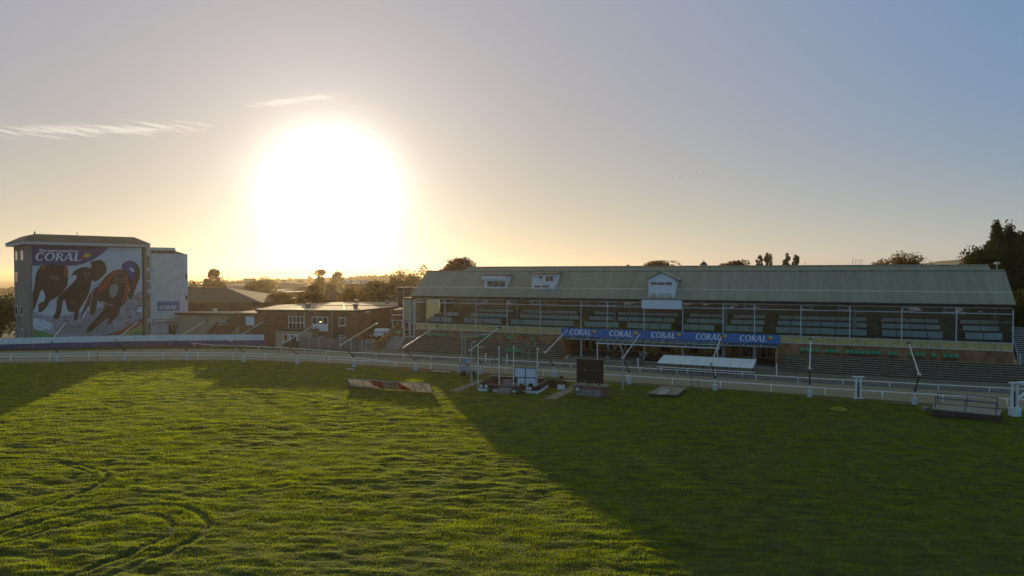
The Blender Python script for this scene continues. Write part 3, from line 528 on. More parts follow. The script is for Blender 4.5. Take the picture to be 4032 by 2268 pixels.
# glazing: posts, transoms, small upper lights, panes
for i, u in enumerate(pu_):
    mb = MB(); mb.box(S, u - 0.06, u + 0.06, -0.05, 0.09, ZT + 0.02, ZE - 0.36); mb.build('glazing_post', M['pale_metal'], gs)
mb = MB(); mb.box(S, 0.15, LEN - 0.15, -0.02, 0.06, 7.80, 7.90); mb.box(S, 0.15, LEN - 0.15, -0.02, 0.06, ZE - 0.5, ZE - 0.37); mb.build('transom', M['pale_metal'], gs)
for k, (a, b) in enumerate(zip(pu_[:-1], pu_[1:])):
    mb = MB(); mb.box(S, a + 0.06, b - 0.06, 0.015, 0.03, ZT + 0.02, 7.80); mb.build('glass_pane', M['glass'], gs)
    mb = MB(); mb.box(S, a + 0.06, b - 0.06, 0.015, 0.03, 7.90, ZE - 0.5); mb.build('upper_pane', M['glass'], gs)
    if k % 2 == 1 or k in (0, 6):
        for c in (a + 0.06, b - 1.3):
            mb = MB()
            mb.box(S, c, c + 0.07, 0.031, 0.09, 7.905, ZE - 0.505); mb.box(S, c + 1.17, c + 1.24, 0.031, 0.09, 7.905, ZE - 0.505)
            mb.box(S, c + 0.07, c + 1.17, 0.031, 0.088, 7.905, 7.97); mb.box(S, c + 0.07, c + 1.17, 0.031, 0.088, ZE - 0.57, ZE - 0.505); mb.build('top_hung_frame', M['pale_metal'], gs)
# inner viewing tiers with pale glass screens
rows = [(-1.4, 4.76, 5.50), (-3.7, 5.60, 6.16), (-6.0, 6.28, 6.74)]
segs = [[(1691, 1780), (1827, 1974), (2010, 2261), (2300, 2438), (2469, 2644), (2691, 2813), (2852, 3005), (3054, 3414), (3472, 3714), (3799, 3948)],
        [(1758, 1807), (1853, 1998), (2047, 2281), (2319, 2415), (2432, 2658), (2701, 2846), (2876, 3012), (3060, 3414), (3470, 3704), (3789, 3935)],
        [(1879, 2022), (2059, 2271), (2338, 2417), (2432, 2672), (2714, 2843), (2886, 3014), (3066, 3414), (3468, 3696), (3778, 3934)]]
for (v, z0, z1), sg in zip(rows, segs):
    for p0, p1 in sg:
        a, b = U(p0, v), U(p1, v); n = max(2, round((b - a) / 1.75))
        mb = MB()
        for i in range(n): mb.box(S, a + (b - a) * i / n + 0.04, a + (b - a) * (i + 1) / n - 0.04, v, v + 0.03, z0, z1)
        g_ = mb.build('glass_screen', M['screen'], gs)
        mb = MB()
        for i in range(n + 1): x = a + (b - a) * i / n; mb.box(S, x - 0.035, x + 0.035, v - 0.04, v + 0.035, z0 - 0.25, z1 + 0.06)
        mb.box(S, a, b, v - 0.03, v + 0.028, z1 + 0.003, z1 + 0.07); mb.box(S, a, b, v - 0.03, v + 0.028, z0 - 0.14, z0 - 0.003)
        mb.build('screen_frame', M['black'], g_)
for k, z, v0 in ((0, 4.35, -1.0), (1, 5.0, -3.2), (2, 5.7, -5.5), (3, 6.3, -8.0)):
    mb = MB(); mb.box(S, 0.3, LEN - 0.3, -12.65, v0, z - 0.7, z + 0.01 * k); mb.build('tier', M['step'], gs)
# stairways between the blocks
for p0, p1 in ((1785, 1822), (1978, 2006), (2264, 2297), (2648, 2686), (3008, 3050), (3418, 3468), (3718, 3790)):
    a, b = U(p0, -2), U(p1, -2); mb = MB()
    for i in range(12):
        z = 4.3 + i * 0.2; v = -0.8 - i * 0.58; mb.box(S, a, b, v - 0.6, v, z, z + 0.2); mb.box(S, a, b, v, v + 0.03, z + 0.15, z + 0.203, 1)
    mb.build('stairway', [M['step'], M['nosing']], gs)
for px in (2037, 2420, 2850, 2860, 3365):
    mb = MB(); u = U(px, -3); mb.box(S, u - 0.12, u + 0.12, -3.1, -2.9, 4.4, 9.5); mb.build('inner_column', M['grey_metal'], gs)
mb = MB(); mb.box(S, 0.3, LEN - 0.3, -12.65, -12.5, 6.3, 9.6); mb.build('inner_back_wall', M['cream'], gs)
for p0, p1 in ((1790, 1850), (2120, 2180), (3030, 3110), (3165, 3230), (3330, 3400)):
    mb = MB(); mb.box(S, U(p0, -11), U(p1, -11), -12.5, -12.4, 7.0, 8.2); mb.build('counter_hatch', M['yellow'], gs)

# terraces in front, left and right of the recess
def terrace(u0, u1, label, nose=True):
    t = thing('terrace_steps', S.P((u0 + u1) / 2, 1.2, 0), label, 'terrace', 'concrete spectator terraces')
    for i in range(8):
        z1 = APZ + 0.2375 * (i + 1); v1 = 2.45 - i * 0.30
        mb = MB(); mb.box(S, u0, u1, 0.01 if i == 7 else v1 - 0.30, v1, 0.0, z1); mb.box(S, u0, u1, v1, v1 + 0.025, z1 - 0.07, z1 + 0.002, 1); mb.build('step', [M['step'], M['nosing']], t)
    return t
terrace(-1.6, ua2 - 0.45, 'worn concrete terrace steps left of the blue sign')
terrace(ub2 + 0.25, LEN + 14, 'worn concrete terrace steps right of the blue sign')

# blue sign board with five words
sg = thing('sign_board', S.P((ua + ub) / 2, 0.2, 3.4), 'long blue sign board repeating white lettering above the ground floor recess', 'sign')
mb = MB(); mb.box(S, ua, ub, 0.10, 0.20, 3.42, 4.62); mb.build('panel', M['signblue'], sg)
for p0, p1 in ((2242, 2334), (2398, 2496), (2563, 2666), (2738, 2846), (2911, 3026)):
    a, b = U(p0, 0.2), U(p1, 0.2); mb = MB(); coral(mb, S.P(a, 0.2, 3.66), S.u, Vector((0, 0, 1)), S.v, (b - a) * 0.97, 0, 1, 2, 3, hgt=0.78)
    mb.build('lettering', [M['letters'], M['lyellow'], M['lred'], M['lgreen']], sg, recalc=False)
# canopies
cn = thing('glazed_canopy', S.P((ua + ub) / 2, 0.6, 3.2), 'narrow dark glazed canopy directly below the long blue sign', 'canopy')
mb = MB(); mb.hexa([S.P(ua, 0.1, 3.38), S.P(ub, 0.1, 3.38), S.P(ub - 0.3, 1.3, 3.12), S.P(ua - 0.2, 1.3, 3.12), S.P(ua, 0.1, 3.41), S.P(ub, 0.1, 3.41), S.P(ub - 0.3, 1.3, 3.15), S.P(ua - 0.2, 1.3, 3.15)]); mb.build('sheet', M['poly'], cn)
mb = MB(); mb.bar(S.P(ua - 0.2, 1.33, 3.13), S.P(ub - 0.3, 1.33, 3.13), 0.06, 0.07)
for i in range(15):
    u = ua + (ub - ua) * i / 14; mb.bar(S.P(u, 0.12, 3.43), S.P(u - 0.2, 1.3, 3.17), 0.04, 0.04)
mb.build('frame', M['pale_metal'], cn)
uc0, uc1 = U(2352, 2.1), U(2830, 2.1)
cn = thing('patio_canopy', S.P((uc0 + uc1) / 2, 2.1, 0.5), 'green tinted lean-to canopy on white posts below the blue sign', 'canopy')
mb = MB(); mb.hexa([S.P(uc0 + 0.4, 0.5, 3.27), S.P(uc1 + 0.5, 0.5, 3.27), S.P(uc1, 2.2, 2.8), S.P(uc0, 2.2, 2.8), S.P(uc0 + 0.4, 0.5, 3.3), S.P(uc1 + 0.5, 0.5, 3.3), S.P(uc1, 2.2, 2.83), S.P(uc0, 2.2, 2.83)]); mb.build('sheet', M['polyG'], cn)
mb = MB()
for i in range(16):
    u = uc0 + (uc1 - uc0) * i / 15; mb.bar(S.P(u + 0.4, 0.55, 3.32), S.P(u, 2.2, 2.85), 0.04, 0.04)
mb.bar(S.P(uc0 + 0.4, 0.52, 3.32), S.P(uc1 + 0.4, 0.52, 3.32), 0.05, 0.05); mb.build('glazing_bars', M['pale_metal'], cn)
mb = MB(); mb.bar(S.P(uc0 - 0.15, 2.25, 2.78), S.P(uc1 + 0.15, 2.25, 2.78), 0.10, 0.14); mb.build('front_beam', M['white'], cn)
for u in (uc0 + 0.05, uc1 - 0.1):
    mb = MB(); mb.box(S, u - 0.06, u + 0.06, 2.15, 2.27, 0.5, 2.7); mb.build('post', M['white'], cn)

# dormers and commentary box
def roofline(v): return rz(v)
def dormer(px0, px1, zb, zt, label, roofcol, windows, skew=0.5):
    u0, u1 = U(px0, -1.0), U(px1, -1.0); v0 = -1.0
    dm = MB(); vb = VE - (zt - ZE) / slope
    pts = [S.P(u0, v0, zb), S.P(u1, v0, zb), S.P(u1, v0, zt), S.P(u0, v0, zt)]
    dm.face(pts); 
    for u in (u0, u1): dm.face([S.P(u, v0, zb), S.P(u, v0, zt), S.P(u, vb, zt)])
    dm.face([S.P(u0, v0, zb), S.P(u1, v0, zb), S.P(u1, vb, zt), S.P(u0, vb, zt)])
    o = dm.build('dormer', M['white'], gs, recalc=True)
    if label: o['label'] = label
    mb = MB(); mb.hexa([S.P(u0 - 0.3, v0 + 0.5, zt), S.P(u1 + 0.3, v0 + 0.5, zt), S.P(u1 + 0.3, vb, zt + 0.12), S.P(u0 - 0.3, vb, zt + 0.12), S.P(u0 - 0.3, v0 + 0.5, zt + 0.1), S.P(u1 + 0.3, v0 + 0.5, zt + 0.1), S.P(u1 + 0.3, vb, zt + 0.22), S.P(u0 - 0.3, vb, zt + 0.22)])
    mb.build('dormer_roof', roofcol, o)
    for (pa, pya, pb, pyb, nx) in windows:
        a, za = UZ(pa, pyb, v0); b, zb_ = UZ(pb, pya, v0); win(S, a, b, za, zb_, v0, o, nx, 1, 0.09, frame=M['white'])
    return o
o = dormer(1908, 1993, 10.12, 12.1, 'white dormer with a brown flat roof', M['redroof'], [(1917, 1106, 1991, 1131, 3)])
mb = MB(); mb.box(S, U(1901, -0.9), U(1996, -0.9), -0.98, -0.5, 11.55, 12.09); mb.build('dormer_fascia', M['white'], o)
dormer(2093, 2185, 10.05, 12.42, 'white boarded dormer with four small windows', M['dark'], [(2120, 1085, 2137, 1100, 1), (2147, 1085, 2181, 1110, 2), (2101, 1122, 2131, 1134, 1), (2134, 1122, 2164, 1134, 1)])
cu0, cu1 = U(2552.6, 0.2), U(2657, 0.2); cm = (cu0 + cu1) / 2
siding = bpy.data.materials.new('white_siding'); siding = mat('white_siding', (0.72, 0.75, 0.80), 0.6, 0.10, 14, stretch=(0.1, 0.1, 1))
mb = MB(); prof = [S.P(cu0, 0.2, 8.95), S.P(cu1, 0.2, 8.95), S.P(cu1, 0.2, 11.67), S.P(cm, 0.2, 12.58), S.P(cu0, 0.2, 11.67)]
mb.prism(prof, S.v * -4.4); cb = mb.build('commentary_box', siding, gs)
for sgn, ue in ((-1, cu0), (1, cu1)):
    mb = MB(); a = S.P(cm, 0.45, 12.66); b = S.P(ue + sgn * 0.35, 0.45, 11.55); mb.hexa([a, b, b - S.v * 5.3, a - S.v * 5.3] + [p + Vector((0, 0, 0.08)) for p in (a, b, b - S.v * 5.3, a - S.v * 5.3)]); mb.build('box_roof', M['roofgreen'], cb)
for (pa, pya, pb, pyb, nx) in ((2559, 1109, 2649, 1124, 3), (2559, 1151, 2586.5, 1177, 1), (2591, 1152, 2617, 1178, 1), (2621, 1151, 2649.5, 1177, 1)):
    a, za = UZ(pa, pyb, 0.2); b, zb_ = UZ(pb, pya, 0.2); win(S, a, b, za, zb_, 0.2, cb, nx, 1, 0.10, pane=M['glassL'] if nx == 1 else M['darkwin'])
a, b = U(2527, 0.9), U(2683, 0.9)
mb = MB(); mb.box(S, a, b, 0.22, 1.05, 7.68, 8.86); mb.build('balcony_front', siding, gs)

# glazed left end with lobby, doors, stairs
lu = U(1592, -0.2)
mb = MB(); mb.box(S, lu - 0.15, 0.1, -3.6, 0.3, 8.35, 8.6); mb.build('lobby_roof', M['dark'], gs)
for (u0, u1, z0, z1, v0, v1) in ((lu, -0.7, 4.9, 8.3, 0.03, 0.06), (-0.6, -0.1, 4.9, 8.3, 0.03, 0.06)):
    mb = MB(); mb.box(S, u0, u1, v0, v1, z0, z1); mb.build('end_pane', M['endglass'], gs)
for v0 in (-3.4, -2.2, -1.1):
    mb = MB(); mb.box(S, lu, lu + 0.03, v0, v0 + 1.0, 4.9, 8.3); mb.build('end_pane', M['endglass'], gs)
for k in range(5):
    mb = MB(); mb.box(S, 0.02, 0.05, -1.7 - k * 1.5, -0.25 - k * 1.5, ZT, 8.5 ); mb.build('end_pane', M['endglass'], gs)
for k in range(5):
    mb = MB(); mb.box(S, LEN - 0.05, LEN - 0.02, -1.7 - k * 1.5, -0.25 - k * 1.5, ZT, 8.5); mb.build('end_pane', M['glassL'], gs)
for u in (lu, lu + (0 - lu) * 0.62, -0.06):
    mb = MB(); mb.box(S, u - 0.06, u + 0.06, 0.065, 0.19, 2.2, 8.35); mb.build('lobby_post', M['pale_metal'], gs)
win(S, lu + 0.1, -0.15, 2.25, 4.7, 0.02, gs, 2, 2, 0.12, name='lobby_door', frame=M['pale_metal'])
mb = MB(); mb.box(S, lu, 0.0, -3.4, 0.0, 0.0, 2.2); mb.box(S, lu, 0, -3.6, -3.4, 2.2, 8.3); mb.build('lobby_base', M['brickS'], gs)
st = thing('external_stairs', S.P(-3.2, 0.8, 0), 'flight of concrete stairs with handrails at the left end of the grandstand', 'stairs', 'external staircases of the grandstand')
for i in range(9):
    mb = MB(); z = APZ + 0.211 * (i + 1); v = 2.2 - i * 0.3; mb.box(S, -4.6, -1.65, v - 0.3 if i < 8 else -1.2, v, 0, z); mb.box(S, -4.6, -1.65, v, v + 0.03, z - 0.06, z + 0.003, 1); mb.build('step', [M['concrete'], M['pale_metal']], st)
for u in (-4.65, -3.1, -1.6):
    mb = MB(); mb.tube(S.P(u, 2.2, 1.3), S.P(u, -0.4, 3.15), 0.03)
    for v, z in ((2.2, 0.3), (1.0, 1.1), (-0.3, 2.0)): mb.tube(S.P(u, v, z), S.P(u, v, z + 1.05), 0.03)
    mb.build('handrail', M['grey_metal'], st)
wl = MB(); wl.prism([S.P(-5.1, 4.0, 0), S.P(-5.1, 4.0, 1.6), S.P(-5.1, 3.0, 1.8), S.P(-5.1, -3.5, 4.3), S.P(-5.1, -3.5, 0)], S.u * 0.3)
tag(wl.build('brick_wall', M['brickS']), 'orange brick wing wall with sloping top left of the stairs', 'wall')
st = thing('external_stairs', S.P(LEN + 2.5, -2, 0), 'steep pale staircase beside the right end of the grandstand', 'stairs', 'external staircases of the grandstand')
for i in range(18):
    mb = MB(); z = TZ + 0.21 * (i + 1); v = -0.4 - i * 0.29; mb.box(S, LEN + 0.6, LEN + 4.6, v - 0.29, v, z - 0.5, z); mb.box(S, LEN + 0.6, LEN + 4.6, v, v + 0.03, z - 0.07, z + 0.003, 1); mb.build('step', [M['step'], M['pale_metal']], st)
for u in (LEN + 0.5, LEN + 2.6):
    mb = MB(); mb.tube(S.P(u, 0.6, TZ + 1.1), S.P(u, -0.4, TZ + 1.2), 0.04); mb.tube(S.P(u, 0.6, TZ - 0.1), S.P(u, 0.6, TZ + 1.1), 0.05); mb.tube(S.P(u, -0.4, TZ), S.P(u, -0.4, TZ + 1.2), 0.04); mb.tube(S.P(u, -0.4, TZ + 1.2), S.P(u, -5.4, TZ + 4.9), 0.03); mb.build('handrail', M['pale_metal'], st)
mb = MB(); mb.box(S, LEN + 0.6, LEN + 14, -0.35, 0.0, 0, TZ); mb.build('stair_base', M['concrete'], st)
# rooftop pieces
c = D(2771, 1050, 112); mb = MB(); F_ = Frame((c.x, c.y), S.u[:2], S.v[:2]); cup = thing('roof_cupola', (c.x, c.y, 12.6), 'small square cupola with pyramid roof above the grandstand ridge', 'cupola')
mb.box(F_, -0.45, 0.45, -0.45, 0.45, 12.4, 13.9); mb.build('body', M['cream'], cup)
mb = MB(); b_ = [F_.P(x, y, 13.9) for x, y in ((-0.62, -0.62), (0.62, -0.62), (0.62, 0.62), (-0.62, 0.62))]; mb.faces(b_ + [F_.P(0, 0, 14.5)], [(3, 2, 1, 0), (0, 1, 4), (1, 2, 4), (2, 3, 4), (3, 0, 4)]); mb.tube(F_.P(0, 0, 14.4), F_.P(0, 0, 14.8), 0.03); mb.build('roof', M['darkroof'], cup)
c = D(1829, 1050, 127); ch = thing('brick_chimney', (c.x, c.y, 9), 'stout brick chimney behind the left end of the grandstand ridge', 'chimney')
mb = MB(); mb.box(W, c.x - 0.75, c.x + 0.75, c.y - 0.5, c.y + 0.5, 9, 13.9); mb.build('stack', M['brickC'], ch); mb = MB(); mb.box(W, c.x - 0.85, c.x + 0.85, c.y - 0.6, c.y + 0.6, 13.9, 14.05); mb.build('cap', M['brickC'], ch)
an = thing('tv_aerial', (c.x, c.y, 14.05), 'tv aerial mounted on the stout brick chimney', 'aerial', 'tv aerials'); mb = MB(); mb.tube((c.x, c.y, 14.05), (c.x, c.y, 15.4), 0.025); mb.tube((c.x - 0.6, c.y, 15.3), (c.x + 0.6, c.y, 15.35), 0.02)
for i in range(5): mb.tube((c.x - 0.5 + i * 0.25, c.y, 15.15), (c.x - 0.5 + i * 0.25, c.y, 15.5), 0.015)
mb.build('mast', M['grey_metal'], an)
c = S.P(U(3922, -5), -5, 12.2); an = thing('satellite_dish', c, 'small dish aerial at the right end of the grandstand ridge', 'aerial'); mb = MB(); mb.tube(c, c + Vector((0, 0, 1.6)), 0.04); mb.build('mast', M['grey_metal'], an); mb = MB(); mb.ball(c + Vector((0, 0, 1.5)), 0.35, sz=0.5); mb.build('dish', M['offwhite'], an)

# green seats
def make_seat():
    t = thing('stadium_seat', (0, 0, 0), 'seat', 'seat', 'green plastic seats on the terraces')
    mb = MB(); n = 8
    mb.hexa([Vector(p) for p in ((-0.2, 0.02, 0.42), (0.2, 0.02, 0.42), (0.22, 0.42, 0.45), (-0.22, 0.42, 0.45), (-0.21, 0.02, 0.46), (0.21, 0.02, 0.46), (0.23, 0.43, 0.49), (-0.23, 0.43, 0.49))]); mb.build('seat', M['seatgreen'], t)
    mb = MB(); mb.prism([(-0.22, 0.02, 0.47), (0.22, 0.02, 0.47), (0.235, -0.06, 0.75), (0.17, -0.09, 0.86), (-0.17, -0.09, 0.86), (-0.235, -0.06, 0.75)], (0, 0.04, 0.0)); mb.build('backrest', M['seatgreen'], t)
    for x in (-0.13, 0.13):
        mb = MB(); mb.path([(x, 0.1, 0.42), (x, 0.2, 0.22), (x, 0.3, 0.0)], 0.02); mb.build('leg', M['black'], t)
    return t
seat0 = make_seat(); first = True
rot_s = math.atan2(S.u.y, S.u.x) + math.pi
def seats(pxs, v, z, words):
    global first
    for i, px in enumerate(pxs):
        lab = words if len(pxs) == 1 else '%s green seat from left %s' % (ORD[i], words)
        loc = S.P(U(px, v + 0.1), v, z)
        if first: seat0.location = loc; seat0.rotation_euler = (0, 0, rot_s); seat0['label'] = lab; first = False
        else: copy_thing(seat0, loc, rot_s, lab)
seats([1687], 0.1, TZ, 'leftmost lone green plastic seat against the brick wall')
seats([1713, 1725, 1738, 1750], 0.1, TZ, 'in the row of four left of the blue sign')
seats([1788], 0.1, TZ, 'lone green seat just right of the left row of four')
seats([1814, 1839, 1866, 1879], 0.1, TZ, 'in the spaced row behind the lattice gantry')
seats([1902, 1914, 1931], 0.1, TZ, 'in the row of three behind a floodlight arm')
seats([1999, 2012], 0.1, TZ, 'in the pair left of the blue sign')
seats([2095.5], 0.1, TZ, 'lone green plastic seat nearest the left end of the blue sign')
seats([1991, 2005, 2020, 2034, 2048], 1.85, APZ + 0.24, 'in the row of five low on the left terrace')
seats([3159, 3179, 3198, 3217], 0.1, TZ, 'in row of four right of the blue sign')
seats([3257, 3276, 3296], 0.1, TZ, 'in the row of three next to the row of seven')
seats([3337, 3357, 3377, 3397, 3419, 3439, 3461], 0.1, TZ, 'in the row of seven on the right terrace')
seats([3504, 3525], 0.1, TZ, 'in the pair right of the row of seven')
seats([3588, 3612, 3634], 0.1, TZ, 'in row of three behind the rightmost floodlight arm')
seats([3678], 0.1, TZ, 'lone green seat between the two rightmost rows of three')
seats([3723, 3746, 3769], 0.1, TZ, 'in the rightmost row of three')

# ------------------------------------------------------------------ running rails
inner_px = [(-150, 1409), (0, 1405), (350, 1400), (700, 1398), (952, 1400), (1177, 1408), (1383, 1418), (1560, 1426), (1700, 1433), (2024, 1450), (2269, 1467), (2400, 1475), (2650, 1491), (3000, 1513), (3232, 1528), (3650, 1552), (4032, 1574), (4150, 1581)]
def polyline(pxs, z): return [G(x, y, z) for x, y in pxs]
def along(pts, step, start=0.0):
    out = []; acc = start
    for a, b in zip(pts[:-1], pts[1:]):
        L = (b - a).length; d = (b - a).normalized()
        while acc < L: out.append((a + d * acc, d)); acc += step
        acc -= L
    return out
IP = polyline(inner_px, 0.62)
rl = thing('running_rail', (0, 85, 0), 'long white inner running rail on hooked posts between grass and sand track', 'rail')
mb = MB(); mb.path(IP, 0.052, 8); mb.build('rail', M['white_rail'], rl, smooth=False)
UPp = [p + Vector((0, 0, 0.36)) for p in IP[:7]] + [IP[7] + Vector((0, 0, 0.03))]
mb = MB(); mb.path(UPp, 0.045, 8); mb.build('upper_rail', M['white_rail'], rl)
for p, d in along(IP, 5.2, 1.0):
    n_ = Vector((d.y, -d.x, 0)); h = 0.36 if p.x < IP[6].x else 0.0; mb = MB()
    mb.path([p + Vector((0, 0, h)), p + n_ * 0.22 + Vector((0, 0, h - 0.04)), p + n_ * 0.36 + Vector((0, 0, h - 0.17)), Vector((p.x + n_.x * 0.40, p.y + n_.y * 0.40, 0.0))], 0.05, 6); mb.build('post', M['white_rail'], rl)
def simple_rail(pxs, z, label, step, r=0.05, z0=0.0, name='running_rail'):
    P_ = polyline(pxs, z); t = thing(name, (P_[0].x, P_[0].y, 0), label, 'rail')
    mb = MB(); mb.path(P_, r, 8); mb.build('rail', M['white_rail'], t)
    for p, d in along(P_, step, 0.6):
        mb = MB(); mb.tube((p.x, p.y, z0), (p.x, p.y, z - r * 0.5), 0.05, n=6); mb.build('post', M['white_rail'], t)
    return t
simple_rail([p for p in outer_pts if p[0] <= 1965], 0.6, 'white outer running rail from the blue wall to the left terrace gap', 4.6)
simple_rail([(1981, 1417.5)] + [p for p in outer_pts if p[0] > 1981], 0.6, 'white outer running rail right of the gap, passing the whole right terrace', 4.6)
simple_rail([(2585, 1444), (2973, 1467)], 0.85, 'short white rail directly in front of the low shelter', 3.2, z0=APZ)

# ------------------------------------------------------------------ bent floodlight poles
def make_flood():
    t = thing('floodlight_pole', (0, 0, 0), 'x', 'floodlight', 'bent floodlight poles along the inner rail')
    mb = MB(); mb.box(W, -0.22, 0.22, -0.16, 0.16, 0.12, 0.70); mb.box(W, -0.24, 0.24, -0.18, 0.18, 0.70, 0.74); mb.box(W, -0.05, 0.05, -0.05, 0.05, 0.0, 0.12); mb.build('base_box', M['pale_metal'], t)
    mb = MB(); mb.tube((0, 0, 0.74), (0, 0, 1.5), 0.065); mb.build('stub_post', M['white'], t)
    mb = MB(); mb.tube((0, 0, 1.45), (0, -2.8, 3.3), 0.07, 0.06); mb.tube((0, -0.1, 1.4), (0, 0.05, 1.55), 0.13); mb.tube((0.18, -2.1, 2.8), (-0.18, -2.1, 2.8), 0.05); mb.build('lower_arm', M['rust'], t)
    mb = MB(); mb.tube((0, -2.9, 3.28), (0, 5.2, 5.42), 0.062, 0.05); mb.tube((0.16, -2.85, 3.33), (-0.16, -2.85, 3.33), 0.12); mb.build('lamp_arm', M['pale_metal'], t)
    mb = MB(); mb.box(W, -0.16, 0.16, 5.15, 5.6, 5.32, 5.52); mb.box(W, -0.10, 0.10, 5.05, 5.18, 5.36, 5.48); mb.build('lamp_head', M['black'], t)
    return t
fl = make_flood()
FP = [(226, 1427, -.35), (491, 1421, -.12), (736, 1420, .1), (959, 1427, .2), (1170, 1437, .33), (1394, 1448, .37), (1636, 1463, .41), (1893, 1476, .41), (2180, 1487, .41), (2478, 1515, .41), (2815, 1541, .41), (3188, 1568, .41), (3602, 1598, .41)]
FL = ['in front of the left greyhound of the mural', 'in front of the red-jacketed greyhound of the mural', 'in front of the white stair tower', 'in front of the white shuttered clubhouse end', 'whose arm crosses the white french window',
      'whose arm points along the blank brick clubhouse wall', 'at the foot of the grandstand stairs', 'just right of the lattice gantry', 'between the flagpoles and the black scoreboard', 'just right of the black scoreboard', 'in front of the low white shelter',
      'right of the shelter, standing almost upright', 'left of the blue railed platform']
for i, ((px, py, hx), lb) in enumerate(zip(FP, FL)):
    p = G(px, py); hy = math.sqrt(1 - hx * hx); rz_ = math.atan2(-hx, hy); lab = 'bent floodlight pole ' + lb
    if i == 0: fl.location = p; fl.rotation_euler = (0, 0, rz_); fl['label'] = lab
    else: copy_thing(fl, p, rz_, lab)

# ------------------------------------------------------------------ verge grass
o = blades(260000, 76, 122, M['vgrass'], 'grass', 0.11, 0.05, lambda x, y: ((y > far_edge(x) + 0.15) & (y < np.where(x < -42, 117.5, outer_fn(x) + 0.35))), 12, lambda x, y: 0.03 + 0 * x)
tag(o, 'rough strip of grass between the sand track and the outer rail', 'grass', kind='stuff')

# ------------------------------------------------------------------ perimeter wall and fence, left
wall_pts = [G(x, y, 0) for x, y in ((-260, 1392), (0, 1381.5), (250, 1374), (500, 1368), (800, 1363.5), (1047, 1363))]
bw = MB()
for a, b in zip(wall_pts[:-1], wall_pts[1:]): bw.bar(a + Vector((0, 0, 0.5)), b + Vector((0, 0, 0.5)), 0.2, 1.0)
tag(bw.build('perimeter_wall', M['bluewall']), 'low blue painted wall below the white panel fence', 'wall')
wf = thing('panel_fence', wall_pts[2], 'white panel fence standing on the low blue wall', 'fence')
fpts = wall_pts[:-1] + [wall_pts[-2] + (wall_pts[-1] - wall_pts[-2]) * 0.78]
for p, d in along(fpts, 2.05, 0.0):
    n_ = Vector((-d.y, d.x, 0)); q = p + n_ * 0.16
    mb = MB()
    for k in range(4): mb.bar(q + d * 0.05 + Vector((0, 0, 1.14 + 0.245 * k)), q + d * 2.0 + Vector((0, 0, 1.14 + 0.245 * k)), 0.03, 0.235)
    mb.build('fence_panel', M['white'], wf)
    mb = MB(); mb.tube(q + Vector((0, 0, 1.0)), q + Vector((0, 0, 2.1)), 0.05); mb.build('fence_post', M['white'], wf)

# ------------------------------------------------------------------ tall building with the mural
al = R(44); BO = D(117, 1080, 119.0)
B = Frame((BO.x, BO.y), (math.cos(al), math.sin(al)), (math.sin(al), -math.cos(al)))
WM = 18.1; ZM = 17.35; ZB = 17.55
bl = thing('mural_building', (BO.x, BO.y, 0), 'five storey building with pantile roof carrying a huge racing greyhound mural', 'building')
mb = MB(); mb.box(B, 0, WM + 0.6, -16, 0, 0, ZB); mb.build('wall', M['render'], bl)
mb = MB(); mb.box(B, -1.1, WM + 1.0, -17.2, 1.0, ZB, ZB + 0.55); mb.build('roof_fascia', M['offwhite'], bl)
mb = MB(); e = [B.P(x, y, ZB + 0.55) for x, y in ((-1.3, 1.2), (WM + 1.2, 1.2), (WM + 1.2, -17.4), (-1.3, -17.4))]; f = [B.P(x, y, ZB + 1.9) for x, y in ((1.0, -1.2), (WM - 1.2, -1.2), (WM - 1.2, -14.8), (1.0, -14.8))]
mb.faces(e + f, [(3, 2, 1, 0), (4, 5, 6, 7), (0, 1, 5, 4), (1, 2, 6, 5), (2, 3, 7, 6), (3, 0, 4, 7)]); mb.build('roof', M['tileroof'], bl)
mb = MB(); mb.tube(B.P(1.0, -1.2, ZB + 1.9), B.P(1.0, -1.2, ZB + 2.3), 0.12); mb.tube(B.P(7.5, -1.5, ZB + 1.9), B.P(7.5, -1.5, ZB + 2.5), 0.05); mb.build('roof_vent', M['dark'], bl)
SIDE = Frame(B.P(0, 0, 0), -B.v[:2] if False else (-B.v.x, -B.v.y), (-B.u.x, -B.u.y))   # left side wall
for px, pys in ((64, ((988, 1027), (1070, 1110), (1205, 1239))), (86, ((985, 1026), (1207, 1241), (1297, 1328)))):
    for a, b in pys:
        u0, zt = SIDE.hit(px + 5, a, 0); u1, zb = SIDE.hit(px - 4, b, 0); u0, u1 = min(u0, u1), max(u0, u1)
        win(SIDE, u0, u1, zb, zt, 0.0, bl, 1, 1, 0.12, frame=M['white'])
for px, py in ((63, 1258), (76, 1257)):
    u0, z0 = SIDE.hit(px, py); mb = MB(); mb.box(SIDE, u0 - 0.25, u0 + 0.25, 0, 0.12, z0 - 0.35, z0 + 0.35); mb.build('air_brick', M['dark'], bl)
